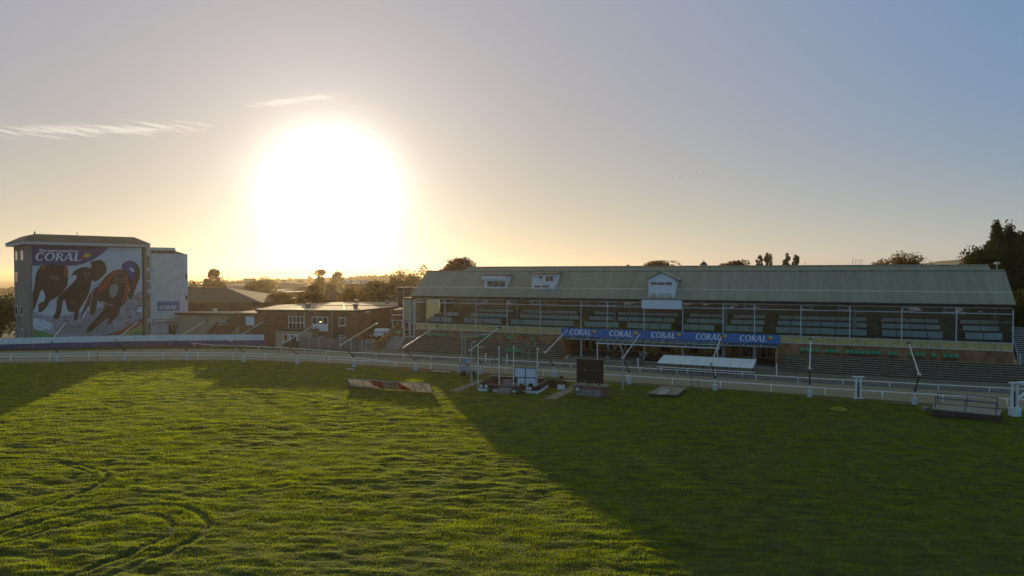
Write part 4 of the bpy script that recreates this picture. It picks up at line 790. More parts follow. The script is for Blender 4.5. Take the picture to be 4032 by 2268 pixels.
# mural: flat printed sheet, colours laid in thin layers
mural_bg = mat('mural_sky_print', (0.62, 0.66, 0.70), 0.7, 0.1, 0.25, col2=(0.50, 0.53, 0.58))
mural_sand = mat('mural_sand_print', (0.24, 0.185, 0.18), 0.8, 0.5, 0.45, col2=(0.44, 0.44, 0.50), detail=9)
fur_b = mat('mural_black_fur', (0.025, 0.02, 0.018), 0.8, 0.5, 2.2, col2=(0.05, 0.036, 0.03)); fur_n = mat('mural_brown_fur', (0.11, 0.06, 0.04), 0.8, 0.5, 1.6, col2=(0.04, 0.025, 0.02))
jred = mat('mural_red_jacket', (0.42, 0.06, 0.035), 0.7, 0.2, 1.0); jblue = mat('mural_blue_jacket', (0.04, 0.07, 0.26), 0.7, 0.2, 1.0); jor = mat('mural_orange_jacket', (0.42, 0.09, 0.04), 0.7, 0.2, 1)
mgreen = mat('mural_green', (0.08, 0.34, 0.10), 0.7, 0.1); mgrey = mat('mural_grey_muzzle', (0.33, 0.31, 0.30), 0.7, 0.2, 2); mtan = mat('mural_tan', (0.22, 0.13, 0.08), 0.8, 0.4, 2); mwh = mat('mural_white', (0.7, 0.72, 0.75), 0.7, 0.1)
MM = [mural_bg, mural_sand, fur_b, fur_n, jred, jblue, jor, mgreen, mgrey, mtan, mwh, M['navy'], M['letters'], M['lyellow'], M['lred'], M['lgreen'], mat('mural_olive', (0.40, 0.38, 0.13), 0.7, 0.1)]
MU0, MU1, MZ0, MZ1 = 0.35, WM - 0.25, 0.7, ZM
def mpt(cx, cy, layer):                            # crop pixel -> point on the sheet
    s_ = (cx - 283) / 1080.0; top = 205 + 23 * s_; bot = 1090 - 22 * s_; t_ = (cy - top) / (bot - top)
    # undo the perspective along the wall
    d0, d1 = 119.0, 131.0; q = s_ * d0 / (d1 - s_ * (d1 - d0)) if False else s_ / (s_ + (1 - s_) * d1 / d0)
    q = s_ * d0 / d1 / (1 - s_ * (1 - d0 / d1)) if False else s_
    u = B.hit(283 / 2.415 + s_ * 1080 / 2.415, 1100, 0.0)[0]
    return B.P(min(max(u, MU0), MU1), 0.05 + 0.006 * layer, MZ1 - (MZ1 - MZ0) * min(max(t_, 0), 1))
mu = MB(); mu.box(B, MU0, MU1, 0.003, 0.05, MZ0, MZ1, 0)
def smooth_poly(p, it=2):
    for _ in range(it):
        q = []
        for i in range(len(p)):
            a, b = p[i], p[(i + 1) % len(p)]; q += [(a[0] * .75 + b[0] * .25, a[1] * .75 + b[1] * .25), (a[0] * .25 + b[0] * .75, a[1] * .25 + b[1] * .75)]
        p = q
    return p
def MPY(layer, m, pts, sm=1): mu.face([mpt(x, y, layer) for x, y in (smooth_poly(pts, sm) if sm else pts)], m)
MPY(1, 1, [(283, 820), (420, 850), (520, 870), (640, 840), (800, 830), (1000, 780), (1150, 760), (1250, 690), (1365, 640), (1365, 1085), (283, 1092)], 0)
MPY(2, 0, [(300, 700), (420, 590), (440, 780), (560, 760), (700, 780), (720, 850), (560, 870), (300, 840)]); MPY(2, 10, [(290, 870), (420, 900), (500, 940), (480, 990), (380, 1000), (288, 960)])
MPY(2, 8, [(500, 960), (900, 950), (1100, 990), (1050, 1040), (700, 1050), (520, 1010)]); MPY(2, 1, [(1200, 700), (1365, 660), (1365, 760), (1250, 790)]); MPY(3, 0, [(1290, 820), (1365, 760), (1365, 860), (1300, 850)])
MPY(3, 7, [(283, 985), (400, 1010), (520, 1045), (630, 1075), (560, 1090), (283, 1092)], 0)
MPY(3, 4, [(1365, 915), (1250, 965), (1150, 1015), (1050, 1045), (960, 1062), (1150, 1060), (1365, 970)], 0); MPY(4, 16, [(1365, 960), (1250, 1010), (1140, 1058), (1230, 1062), (1365, 1060)], 0); MPY(5, 7, [(1365, 1015), (1300, 1032), (1235, 1058), (1365, 1066)], 0)
# left greyhound
MPY(4, 2, [(400, 380), (560, 370), (640, 390), (650, 560), (600, 640), (520, 700), (470, 720), (440, 780), (400, 820), (350, 830), (380, 760), (430, 700), (420, 650), (395, 600), (350, 720), (320, 800), (290, 830), (300, 680), (330, 560), (340, 460)])
MPY(5, 9, [(450, 490), (520, 480), (580, 510), (560, 540), (470, 520)]); MPY(5, 6, [(395, 385), (440, 380), (430, 430), (390, 440)]); MPY(5, 6, [(615, 390), (640, 395), (655, 450), (640, 505), (605, 500)])
# second greyhound
MPY(5, 2, [(730, 430), (810, 400), (870, 420), (880, 480), (860, 600), (830, 690), (780, 760), (740, 830), (735, 900), (700, 920), (700, 860), (720, 800), (700, 820), (640, 830), (625, 760), (610, 700), (590, 740), (575, 850), (545, 890), (500, 890), (500, 860), (530, 830), (540, 690), (600, 640), (690, 560), (740, 500), (700, 470), (670, 520), (690, 460)])
MPY(6, 9, [(640, 720), (700, 730), (730, 755), (690, 750)]); MPY(6, 9, [(800, 520), (840, 510), (830, 540)])
MPY(4, 3, [(860, 380), (920, 335), (1000, 365), (1020, 430), (1000, 480), (900, 560), (870, 520)])
MPY(5, 3, [(860, 640), (940, 560), (930, 700), (900, 860), (850, 870), (850, 760), (800, 830), (770, 910), (760, 880), (790, 800)])
MPY(6, 10, [(890, 590), (970, 520), (985, 535), (900, 620)]); MPY(6, 10, [(800, 830), (825, 820), (780, 910), (765, 900)])
# blue jacketed hound behind
MPY(4, 2, [(1140, 410), (1200, 350), (1270, 350), (1330, 410), (1335, 500), (1290, 610), (1260, 700), (1230, 730), (1210, 690), (1240, 600)]); MPY(5, 5, [(1145, 415), (1210, 358), (1270, 365), (1300, 430), (1280, 520), (1240, 560), (1220, 460)]); MPY(6, 10, [(1225, 415), (1260, 420), (1280, 450), (1270, 465), (1235, 440)])
# front hound with red jacket
MPY(7, 2, [(950, 560), (1050, 450), (1180, 440), (1225, 520), (1225, 640), (1200, 740), (1130, 810), (1090, 870), (1050, 950), (1030, 1000), (1005, 985), (1040, 880), (980, 920), (900, 990), (840, 1030), (800, 1020), (880, 930), (980, 820), (1000, 780), (930, 740), (920, 680)])
MPY(8, 4, [(920, 680), (920, 600), (1000, 520), (1060, 450), (1130, 430), (1190, 440), (1100, 460), (1040, 540), (1040, 600), (970, 640)]); MPY(8, 4, [(1190, 450), (1225, 520), (1225, 640), (1190, 750), (1140, 770), (1190, 640), (1200, 540)])
MPY(9, 8, [(1040, 590), (1080, 565), (1130, 590), (1110, 680), (1070, 715), (1035, 690)]); MPY(9, 3, [(1060, 500), (1110, 460), (1170, 460), (1200, 520), (1180, 570), (1120, 570), (1070, 550)]); MPY(10, 2, [(1090, 500), (1140, 480), (1180, 520), (1150, 560), (1100, 540)])
MPY(9, 10, [(950, 740), (1060, 770), (1070, 785), (960, 755)]); MPY(9, 9, [(1010, 960), (1050, 940), (1055, 980), (1020, 1000)])
def line(pts, w, m, layer):
    for (x0, y0), (x1, y1) in zip(pts[:-1], pts[1:]):
        L_ = math.hypot(x1 - x0, y1 - y0); nx, ny = -(y1 - y0) / L_ * w, (x1 - x0) / L_ * w; MPY(layer, m, [(x0 - nx, y0 - ny), (x1 - nx, y1 - ny), (x1 + nx, y1 + ny), (x0 + nx, y0 + ny)], 0)
for c_x, c_y, r_x, r_y in ((825, 455, 26, 40), (1150, 510, 48, 50)):      # wire racing muzzles
    line([(c_x + r_x * math.cos(a), c_y + r_y * math.sin(a)) for a in np.linspace(0.3, 5.6, 12)], 2.6, 8, 11); line([(c_x - r_x, c_y + 6), (c_x, c_y + r_y * .4), (c_x + r_x, c_y + 4)], 2.2, 8, 11)
line([(990, 530), (900, 590), (870, 680), (850, 790)], 6, 8, 7); line([(960, 735), (1040, 775), (1075, 790)], 7, 8, 11)
MPY(6, 3, [(640, 820), (700, 800), (740, 760), (735, 830), (690, 838)]); MPY(6, 3, [(350, 760), (400, 720), (430, 770), (380, 820)]); MPY(5, 3, [(505, 870), (560, 850), (560, 893), (510, 897)])
MPY(8, 3, [(1080, 820), (1140, 790), (1130, 860), (1070, 930)]); MPY(8, 3, [(900, 950), (980, 870), (1010, 880), (930, 960)]); MPY(5, 3, [(1240, 560), (1300, 480), (1290, 600), (1240, 690)])
MPY(6, 2, [(860, 370), (880, 345), (890, 400)], 0); MPY(6, 2, [(940, 350), (960, 340), (1000, 370), (960, 380)], 0); MPY(6, 2, [(880, 440), (930, 470), (900, 540), (870, 500)]); MPY(10, 1, [(1015, 975), (1050, 950), (1050, 985), (1020, 1000)])
for k in range(60): cx, cy = random.uniform(1180, 1360), random.uniform(700, 1000); r_ = random.uniform(4, 12); MPY(4, 3 if k % 3 else 8, [(cx - r_ * 2, cy), (cx, cy - r_ * .5), (cx + r_ * 2, cy + 2), (cx, cy + r_ * .6)], 0)
for k in range(70):                                # flying clods of sand
    cx = random.gauss(760, 170); cy = random.gauss(950, 45); r_ = random.uniform(3, 11)
    if 300 < cx < 1340 and cy < 1060: MPY(3, 3 if k % 2 else 2, [(cx - r_, cy), (cx, cy - r_ * .7), (cx + r_, cy), (cx, cy + r_ * .6)], 0)
# navy headline band
MPY(11, 11, [(283, 205), (1035, 222), (1000, 260), (950, 300), (880, 345), (800, 375), (720, 392), (620, 395), (480, 385), (283, 392)], 0)
mo = mu.build('mural', MM, bl, recalc=False)
mb = MB(); a = mpt(330, 345, 12); b = mpt(790, 345, 12); coral(mb, a, B.u, Vector((0, 0, 1)), B.v, (b - a).length * 0.985, 0, 1, 2, 3, hgt=1.42); mb.build('mural_lettering', [M['letters'], M['lyellow'], M['lred'], M['lgreen']], mo, recalc=False)
def text(body, o, ax, up, nrm, width, name, m, parent, ex=0.0, off=0.0):
    cu = bpy.data.curves.new('t', 'FONT'); cu.body = body; cu.size = 1; cu.offset = off; cu.resolution_u = 3; ob = bpy.data.objects.new('t', cu); C.objects.link(ob)
    dg = bpy.context.evaluated_depsgraph_get(); me = bpy.data.meshes.new_from_object(ob.evaluated_get(dg)); bpy.data.objects.remove(ob)
    vs = [v.co.copy() for v in me.vertices]; x1 = max(v.x for v in vs); x0 = min(v.x for v in vs); k = width / (x1 - x0); fs = [tuple(p.vertices) for p in me.polygons]
    t = MB(); t.faces([o + ax * ((v.x - x0) * k) + up * (v.y * k) + nrm * 0.02 for v in vs], fs); return t.build(name, m, parent, recalc=False)
a = mpt(372, 262, 12); b = mpt(750, 262, 12); text("The smart money's on", a, B.u, Vector((0, 0, 1)), B.v, (b - a).length, 'mural_headline', M['letters'], mo, off=0.025)
mb = MB(); mb.box(B, WM - 0.2, WM + 0.02, 0.003, 0.14, 0, ZM + 0.1); mb.build('drainpipe', M['dark'], bl)
# white stair tower with glazed strip
UW0 = WM + 0.62; UW1 = B.hit(739, 1100)[0]; UWs = B.hit(597, 1100)[0]
mb = MB(); mb.box(B, WM + 0.61, UWs, -8, -0.15, 0, 16.9); mb.build('stair_bay', M['offwhite'], bl)
tw = MB(); tw.box(B, UWs + 0.003, UW1, -9, 0.05, 0, 16.35); tw = tw.build('stair_tower', M['offwhite'], bl); tw['label'] = 'white stair tower with small blue sign'
mb = MB(); mb.hexa([B.P(UW0, 0.1, 16.95), B.P(UW1 - 2.2, 0.1, 16.95), B.P(UW1 - 2.2, -8, 17.0), B.P(UW0, -8, 17.0), B.P(UW0, 0.1, 17.55), B.P(UW1 - 2.4, 0.1, 17.55), B.P(UW1 - 2.4, -8, 17.55), B.P(UW0, -8, 17.55)]); mb.build('plant_room', M['offwhite'], bl)
mb = MB(); mb.hexa([B.P(UWs, 0.0, 16.36), B.P(UW1 - 0.4, 0, 16.36), B.P(UW1 - 0.4, -6, 16.36), B.P(UWs, -6, 16.36), B.P(UWs, -0.3, 16.94), B.P(UW1 - 2.2, -0.3, 16.94), B.P(UW1 - 2.2, -6, 16.94), B.P(UWs, -6, 16.94)]); mb.build('tower_roof', M['redroof'], bl)
zz = [B.hit(585, y)[1] for y in (1007, 1053, 1066, 1105, 1109, 1140, 1152, 1255, 1268, 1318)]
stain = mat('amber_stair_glass', (0.34, 0.18, 0.07), 0.3, 0.5, 1.2, col2=(0.10, 0.07, 0.05))
for a, b in zip(zz[0::2], zz[1::2]): win(B, B.hit(578, 1100)[0], B.hit(593, 1100)[0], b, a, -0.15, bl, 1, 2, 0.09, frame=M['offwhite'], pane=stain)
sgn = MB(); a, z1 = B.hit(619, 1188); b, z0 = B.hit(707, 1222); sgn.box(B, a, b, 0.05, 0.11, z0, z1); so = sgn.build('sign', mat('faded_blue_sign', (0.07, 0.15, 0.33), 0.6, 0.15), tw)
mb = MB(); k = B.P(a + 0.35, 0.11, z0 + 0.33); coral(mb, k, B.u, Vector((0, 0, 1)), B.v, (b - a) * 0.80, 0, 0, 0, 0, hgt=0.72, leaf=False); mb.build('sign_lettering', M['letters'], so, recalc=False) if False else mb.build('sign_lettering', M['letters'], bl, recalc=False)
a, z1 = B.hit(597, 1258); b, z0 = B.hit(726, 1266); mb = MB(); mb.box(B, a, b, 0.052, 1.2, z1 - 0.35, z1 - 0.1); mb.box(B, a, b - 0.1, 0.06, 1.1, z1 - 0.1, z1, 1); mb.build('door_canopy', [M['offwhite'], M['darkroof']], bl)
a, z1 = B.hit(660, 1274); b, z0 = B.hit(694, 1318); win(B, a, b, z0, z1, 0.05, bl, 2, 1, 0.14, name='door', frame=M['offwhite'])
for y in (1088, 1172, 1286):
    u, z = B.hit(734, y); mb = MB(); mb.box(B, u - 0.2, u + 0.2, 0.052, 0.10, z - 0.45, z + 0.45); mb.build('slot_window', M['dark'], bl)
mb = MB(); u0, z = B.hit(600, 1310); u1 = B.hit(735, 1310)[0]; mb.tube(B.P(u0, 2.2, z), B.P(u1, 2.2, z), 0.04)
for i in range(7): u = u0 + (u1 - u0) * i / 6; mb.tube(B.P(u, 2.2, 0), B.P(u, 2.2, z + 0.05), 0.03)
mb.build('railing', M['dark'], bl)

# ------------------------------------------------------------------ clubhouse
A0 = G(1012, 1372, 0); A1 = G(1407, 1374, 0); 
A0 = Vector((D(1012, 1200, 119).x, 119, 0)); A1 = Vector((D(1407, 1200, 117).x, 117, 0))
K_ = Frame(A0, (A1 - A0)[:2], ((A1 - A0).y, -(A1 - A0).x)); KL = (A1 - A0).length; ZK = 6.15
cl_ = thing('clubhouse', A0, 'flat roofed two storey brown brick clubhouse with white windows', 'building')
c2_ = D(1588, 1200, 134); c3_ = Vector((D(1588, 1200, 150).x, 150, 0)); c4_ = Vector((D(1340, 1200, 150).x, 150, 0)); c5_ = Vector((D(1100, 1200, 137).x, 137, 0)); c2_.z = 0
mb = MB(); mb.prism([A0, A1, c2_, c3_, c4_, c5_], (0, 0, ZK - 0.3)); mb.build('wall', M['brickC'], cl_)
def grow(p, k=0.35):
    c = Vector((-30, 132, 0)); return p + (p - c).normalized() * k
mb = MB(); mb.prism([grow(p) + Vector((0, 0, ZK - 0.3)) for p in (A0, A1, c2_, c3_, c4_, c5_)], (0, 0, 0.28)); mb.build('roof_edge', M['dark'], cl_)
mb = MB(); mb.prism([grow(p, 0.2) + Vector((0, 0, ZK - 0.02)) for p in (A0, A1, c2_, c3_, c4_, c5_)], (0, 0, 0.05)); mb.build('roof', M['tan'], cl_)
mb = MB(); q = [G(1340, 1203, ZK + 0.1), G(1588, 1209, ZK + 0.1)]; mb.bar(G(1265, 1201.5, ZK + .08), G(1588, 1204, ZK + .08), 0.25, 0.12); mb.bar(G(1354, 1202, ZK + .08), G(1355, 1221, ZK + .08), 0.2, 0.12); mb.build('roof_kerb', M['dark'], cl_)
mb = MB(); mb.bar(G(1010, 1213.5, ZK + .06), G(1200, 1218, ZK + .06), 0.5, 0.05); mb.build('gutter', M['grey_metal'], cl_)
for px, py in ((1213, 1212), (1402, 1195), (1400, 1214), (1525, 1197)):
    p = G(px, py, ZK); mb = MB(); mb.tube(p, p + Vector((0, 0, 0.45)), 0.38, n=10); mb.tube(p + Vector((0, 0, 0.45)), p + Vector((0, 0, 0.85)), 0.5, n=10); mb.build('roof_vent', M['vent'], cl_)
# lower eaves part, left
q0 = Vector((D(943, 1200, 121).x, 121, 0)); mb = MB(); mb.prism([q0, A0 + Vector((-0.003, 0.3, 0)), A0 + Vector((0, 8, 0)), q0 + Vector((0, 8, 0))], (0, 0, 5.35)); mb.build('side_wing', M['brickC'], cl_)
mb = MB(); mb.prism([q0 + Vector((-0.3, -0.3, 5.35)), A0 + Vector((2.5, -0.25, 5.35)), A0 + Vector((0, 8, 5.35)), q0 + Vector((0, 8, 5.35))], (0, 0, 0.22)); mb.build('wing_roof', M['tan'], cl_)
def kwin(px0, px1, py0, py1, nx=1, ny=1, fr=K_, fw=0.12, name='window', pane=None):
    a, z1 = fr.hit(px0, py0); b, z0 = fr.hit(px1, py1); return win(fr, a, b, z0, z1, 0.0, cl_, nx, ny, fw, name=name, sill=True, pane=pane)
kwin(1136, 1198, 1244, 1297, 4, 2, name='french_window'); kwin(1228, 1292, 1247, 1278, 3, 1)
a, z1 = K_.hit(1232, 1278); b, z0 = K_.hit(1292, 1305); mb = MB(); mb.box(K_, a, b, 0, 0.12, z0, z1 - 0.01); mb.build('white_panel', M['white'], cl_)
kwin(1333, 1361, 1249, 1283); kwin(1249, 1275, 1317, 1326, fw=0.08); kwin(1334, 1361, 1320, 1330, fw=0.08)
K2 = Frame(A1, (c2_ - A1)[:2], ((c2_ - A1).y, -(c2_ - A1).x))
a, z1 = K2.hit(1457, 1312); b, z0 = K2.hit(1474, 1321); win(K2, a, b, z0, z1, 0, cl_, 1, 1, 0.1, sill=True)
a, z1 = K2.hit(1436, 1221); b, z0 = K2.hit(1456, 1231); mb = MB(); mb.box(K2, a, b, 0, 0.1, z0, z1); mb.build('wall_plate', M['offwhite'], cl_)
mb = MB(); a, z1 = K_.hit(970, 1246, -2.0); b, z0 = K_.hit(1002, 1281, -2.0); WF = Frame(q0, (A0 - q0)[:2], ((A0 - q0).y, -(A0 - q0).x)); a, z1 = WF.hit(970, 1246); b, z0 = WF.hit(1002, 1281); mb.box(WF, a, b, 0, 0.15, z0, z1); o = mb.build('shutter', M['white'], cl_); o['label'] = 'white shuttered opening'
for px in (1200, 1309):
    mb = MB(); u = K_.hit(px, 1250)[0]; mb.tube(K_.P(u, 0.1, 0.3), K_.P(u, 0.1, ZK - 0.35), 0.06); mb.build('drainpipe', M['grey_metal'], cl_)
# small lean-to porch with door in front
pc = thing('entrance_porch', K_.P(K_.hit(1100, 1300)[0], 1.5, 0), 'cream single storey porch with white glazed doors before the clubhouse', 'porch')
a = K_.hit(1086, 1310, 3)[0]; b = K_.hit(1228, 1310, 3)[0]
mb = MB(); mb.box(K_, a, b, 0.13, 3.0, 0, 2.75); mb.build('wall', M['cream'], pc); mb = MB(); mb.box(K_, a - 0.2, b + 0.2, 0.13, 3.2, 2.75, 2.95); mb.build('roof', M['darkroof'], pc)
u0 = K_.hit(1116, 1310, 3)[0]; u1 = K_.hit(1136, 1310, 3)[0]; win(K_, u0, u1, 1.0, 2.2, 3.0, pc, 1, 1, 0.12)
u0 = K_.hit(1124, 1310, 3)[0]; u1 = K_.hit(1172, 1310, 3)[0]; win(K_, u1 - 1.5, u1, 0.05, 2.2, 3.0, pc, 1, 1, 0.18, name='door'); win(K_, u0 + 0.8, u1 - 1.6, 0.05, 2.2, 3.0, pc, 1, 1, 0.18, name='door')
# covered outside stair
cs = thing('covered_stair', D(850, 1300, 124), 'zigzag covered outside staircase with purple grey roof', 'stairs')
P1 = [(820, 1310, 122), (858, 1268, 123), (895, 1268, 123.5), (930, 1232, 124), (948, 1231, 124)]
pts = [D(*p) for p in P1]; mb = MB()
for a, b in zip(pts[:-1], pts[1:]): mb.hexa([a + Vector((0, -0.9, -0.12)), b + Vector((0, -0.9, -0.12)), b + Vector((0, 0.9, -0.1)), a + Vector((0, 0.9, -0.1)), a + Vector((0, -0.9, 0)), b + Vector((0, -0.9, 0)), b + Vector((0, 0.9, 0.22)), a + Vector((0, 0.9, 0.22))])
mb.build('roof', M['purple'], cs); mb = MB()
for a, b in zip(pts[:-1], pts[1:]): mb.hexa([Vector((p.x, p.y - 0.6, z)) for p, z in ((a, a.z - 2.4), (b, b.z - 2.4))] + [Vector((b.x, b.y + 0.6, b.z - 2.4)), Vector((a.x, a.y + 0.6, a.z - 2.4)), Vector((a.x, a.y - 0.6, a.z - 0.6)), Vector((b.x, b.y - 0.6, b.z - 0.6)), Vector((b.x, b.y + 0.6, b.z - 0.6)), Vector((a.x, a.y + 0.6, a.z - 0.6))])
mb.build('flight', M['rust'], cs)
for p in pts: mb = MB(); mb.tube(Vector((p.x, p.y - 0.7, 0)), Vector((p.x, p.y - 0.7, p.z)), 0.06); mb.build('post', M['rust'], cs)
# cream hall, roof felt, behind the fence
ch_ = thing('cream_hall', (-62, 140, 0), 'long low cream rendered hall with flat tan roof left of the clubhouse', 'building')
hx0, hx1 = D(700, 1300, 134).x, D(1010, 1300, 134).x
mb = MB(); mb.prism([(hx0, 134, 0), (hx1, 130, 0), (hx1 + 1, 139.6, 0), (hx0, 139.6, 0)], (0, 0, 4.5)); mb.build('wall', M['cream'], ch_)
mb = MB(); mb.prism([(hx0 - .3, 133.6, 4.5), (hx1 + .3, 129.6, 4.5), (hx1 + 1.3, 140, 4.5), (hx0 - .3, 140, 4.5)], (0, 0, 0.25)); mb.build('roof', M['tan'], ch_)
mb = MB(); mb.prism([(hx0 - .35, 133.5, 4.45), (hx1 + .35, 129.5, 4.45), (hx1 + .35, 129.6, 4.45), (hx0 - .35, 133.6, 4.45)], (0, 0, 0.35)); mb.build('roof_edge', M['dark'], ch_)
p = G(848, 1228, 4.75); mb = MB(); mb.tube(p, p + Vector((0, 0, 0.7)), 0.45, n=10); mb.build('roof_vent', M['offwhite'], ch_)
mb = MB(); x = D(880, 1300, 131.5).x; mb.tube((x, 131.3, 0), (x, 131.3, 4.4), 0.09); mb.build('drainpipe', M['rust'], ch_)
def house(px0, px1, pyr, pye, d, label, roof, hip=0.35, depth=10, wallm=None, chim=None, name='house', rpx=None):
    a = D(px0, pye, d); b = D(px1, pye, d); ze = a.z; zr = D(0, pyr, d + depth / 2).z; g0 = terrain_z(np.array(a.x), np.array(a.y)) - 0.5
    h = thing(name, ((a.x + b.x) / 2, d, float(g0)), label, 'house')
    mb = MB(); mb.box(W, a.x + 0.4, b.x - 0.4, d + 0.3, d + depth - 0.3, float(g0), ze); mb.build('wall', wallm or M['brickC'], h)
    r0, r1 = (a.x + (b.x - a.x) * hip, b.x - (b.x - a.x) * hip) if rpx is None else (D(rpx[0], pyr, d + depth / 2).x, D(rpx[1], pyr, d + depth / 2).x)
    mb = MB(); mb.faces([(a.x, d, ze), (b.x, d, ze), (b.x, d + depth, ze), (a.x, d + depth, ze), (r0, d + depth / 2, zr), (r1, d + depth / 2, zr)], [(0, 1, 5, 4), (1, 2, 5), (2, 3, 4, 5), (3, 0, 4), (3, 2, 1, 0)]); ro = mb.build('roof', roof, h)
    if chim: c = D(chim, pyr, d + depth / 2); mb = MB(); mb.box(W, c.x - 0.9, c.x + 0.9, c.y - 0.4, c.y + 0.4, zr - 1.5, zr + 1.6); mb.build('chimney', M['brickC'], ro)
    return h
house(640, 1034, 1133, 1192, 140.5, 'large dark hipped roof building rising behind the cream hall', M['darkroof'], depth=26, rpx=(690, 893), name='hipped_building')
house(950, 1110, 1147, 1180, 192, 'red brown roofed house right of the large hipped roof', M['redroof'], depth=12, rpx=(975, 1060), chim=985)
house(1120, 1260, 1130, 1165, 260, 'hazy roofed house behind the orange tree', M['redroof'], depth=12)
house(1235, 1400, 1142, 1178, 185, 'gabled house with a broad chimney between the trees', M['darkroof'], depth=10, rpx=(1290, 1312), chim=1302)
bb = house(1540, 1640, 1128, 1134, 168, 'brown brick house block just left of the grandstand roof', M['darkroof'], depth=10, rpx=(1545, 1640))

# ------------------------------------------------------------------ trees
def leaves(center, rad, n, size, seed, nclump=26, shape='round', hollow=0.75):
    tight = nclump >= 120
    r = np.random.default_rng(seed); c = np.array(center); rad = np.array(rad)
    d = r.normal(size=(nclump, 3)); d /= np.linalg.norm(d, axis=1)[:, None]; q = r.random(nclump) ** 0.45 * (0.82 if not tight else 0.86)
    cl = d * q[:, None]
    if shape in ('cone', 'poplar'):
        z = r.random(nclump) * 2 - 1; w = (1 - (z + 1) / 2) ** 0.8 if shape == 'cone' else np.sqrt(np.clip(1 - z * z, 0, 1)) * 0.9
        a = r.random(nclump) * 6.28; cl = np.stack([np.cos(a) * w * 0.8, np.sin(a) * w * 0.8, z * 0.95], -1)
    if shape == 'pine':
        z = r.random(nclump) * 2 - 1; w = np.maximum(0.42 * np.sqrt(np.clip(1 - ((z - 0.5) / 0.5) ** 2, 0, 1)), 0.95 * np.sqrt(np.clip(1 - ((z + 0.4) / 0.72) ** 2, 0, 1)))
        a = r.random(nclump) * 6.28; cl = np.stack([np.cos(a) * w * 0.8, np.sin(a) * w * 0.8, z], -1)
    cr = (0.22 + 0.2 * r.random(nclump)) * (0.7 if tight else (1.0 if shape == 'round' else 0.75))
    i = r.integers(0, nclump, n); e = r.normal(size=(n, 3)); e /= np.linalg.norm(e, axis=1)[:, None]
    p = cl[i] + e * (cr[i] * (hollow + (1 - hollow) * (1.1 if tight else 1.6) * r.random(n)))[:, None]
    p = c + p * rad
    t1 = r.normal(size=(n, 3)); t1 /= np.linalg.norm(t1, axis=1)[:, None]; t2 = r.normal(size=(n, 3)); t2 -= (t2 * t1).sum(1)[:, None] * t1; t2 /= np.linalg.norm(t2, axis=1)[:, None]
    s_ = size * (0.5 + r.random(n))[:, None]; t1 *= s_; t2 *= s_ * 0.6
    V = np.stack([p - t1, p - t2 * 0.9, p + t1, p + t2], 1).reshape(-1, 3)
    return V, cl * rad + c
def tree(px, ptop, dist, wpx, label, name='tree', cat='tree', lm='leafM', shape='round', n=3000, base=None, seed=1, group=None, leaf=None, pbot=None, gap=26, hollow=0.75):
    top = D(px, ptop, dist); g0 = float(terrain_z(np.array(top.x), np.array(top.y))) if base is None else base
    w = wpx / FPX * dist / 2; zb = g0 + (top.z - g0) * 0.22 if pbot is None else D(px, pbot, dist).z
    cz = (top.z + zb) / 2; hz = (top.z - zb) / 2
    t = thing(name, (top.x, dist, g0), label, cat, group)
    size = leaf or max(0.16, dist / 683 * 0.62)
    V, cl = leaves((top.x, dist, cz), (w, w, hz), n, size, seed, gap, shape, hollow)
    np_mesh('crown', V, 4, M[lm], t)
    mb = MB(); rt = max(0.12, (top.z - g0) * 0.022); mb.tube((top.x, dist, g0 - 0.3), (top.x, dist, cz), rt, rt * 0.5, 7)
    for c in cl[:10]: mb.tube((top.x, dist, zb + (cz - zb) * random.random()), c, rt * 0.35, rt * 0.1, 5)
    mb.build('trunk', M['bark'], t); return t
T_ = tree
# big tree at the right end
T_(3978, 905, 104, 370, 'large dark broad conifer towering right of the grandstand', lm='leafD', n=90000, seed=3, gap=190, leaf=0.2, pbot=1290, hollow=0.3)
T_(3925, 886, 103, 90, 'pointed dark treetop left of the broad conifer top', lm='leafD', shape='cone', n=6000, seed=4, gap=46, leaf=0.15, pbot=1100, hollow=0.4)
T_(3975, 893, 103, 110, 'second pointed treetop rising from the broad conifer', lm='leafD', shape='cone', n=7000, seed=14, gap=50, leaf=0.15, pbot=1100, hollow=0.4)
T_(4015, 1160, 92, 150, 'dark shrubby tree below the big conifer at the right edge', lm='leafD', n=7000, seed=5, leaf=0.18, pbot=1400)
# behind the stand ridge
T_(1805, 1016, 135, 150, 'spiky dark bush crown peeping over the left grandstand ridge', lm='leafR', n=9000, seed=6, leaf=0.2, base=-1, pbot=1110, gap=60)
T_(2600, 1014, 128, 150, 'thin twiggy tree crown above the commentary box', lm='leafA', n=6000, seed=7, leaf=0.17, base=-1, pbot=1110, gap=50)
T_(2895, 1024, 128, 140, 'low russet tree crown above the grandstand ridge', lm='leafR', n=6000, seed=8, leaf=0.17, base=-1, pbot=1100, gap=50)
T_(2475, 1046, 128, 40, 'tiny russet crown left of the commentary box', lm='leafR', n=1500, seed=9, leaf=0.17, base=-1, pbot=1080)
for i, (px, y, w, lb) in enumerate(((2990, 1008, 30, 'poplar right beside the low russet crown'), (3025, 998, 34, 'tallest of the pale poplars above the grandstand ridge'), (3098, 1003, 34, 'left poplar of the separate right hand pair'), (3132, 1005, 32, 'right poplar of the separate right hand pair'))):
    T_(px, y, 230, w, lb, name='poplar_tree', cat='tree', lm='leafM', shape='poplar', n=1800, seed=20 + i, group='poplars beyond the grandstand', pbot=1062, base=0)
for i, (px, w, lb) in enumerate(((3165, 34, 'small dark crown right of the poplars'), (3190, 28, 'second small dark crown further right of the poplars'))): T_(px, 1038, 190, w, lb, lm='leafD', n=700, seed=30 + i, base=0)
T_(3565, 992, 128, 155, 'sparse autumn tree with bare twigs above the right ridge', lm='leafA', n=3800, seed=33, leaf=0.16, base=-1, gap=60, pbot=1100)
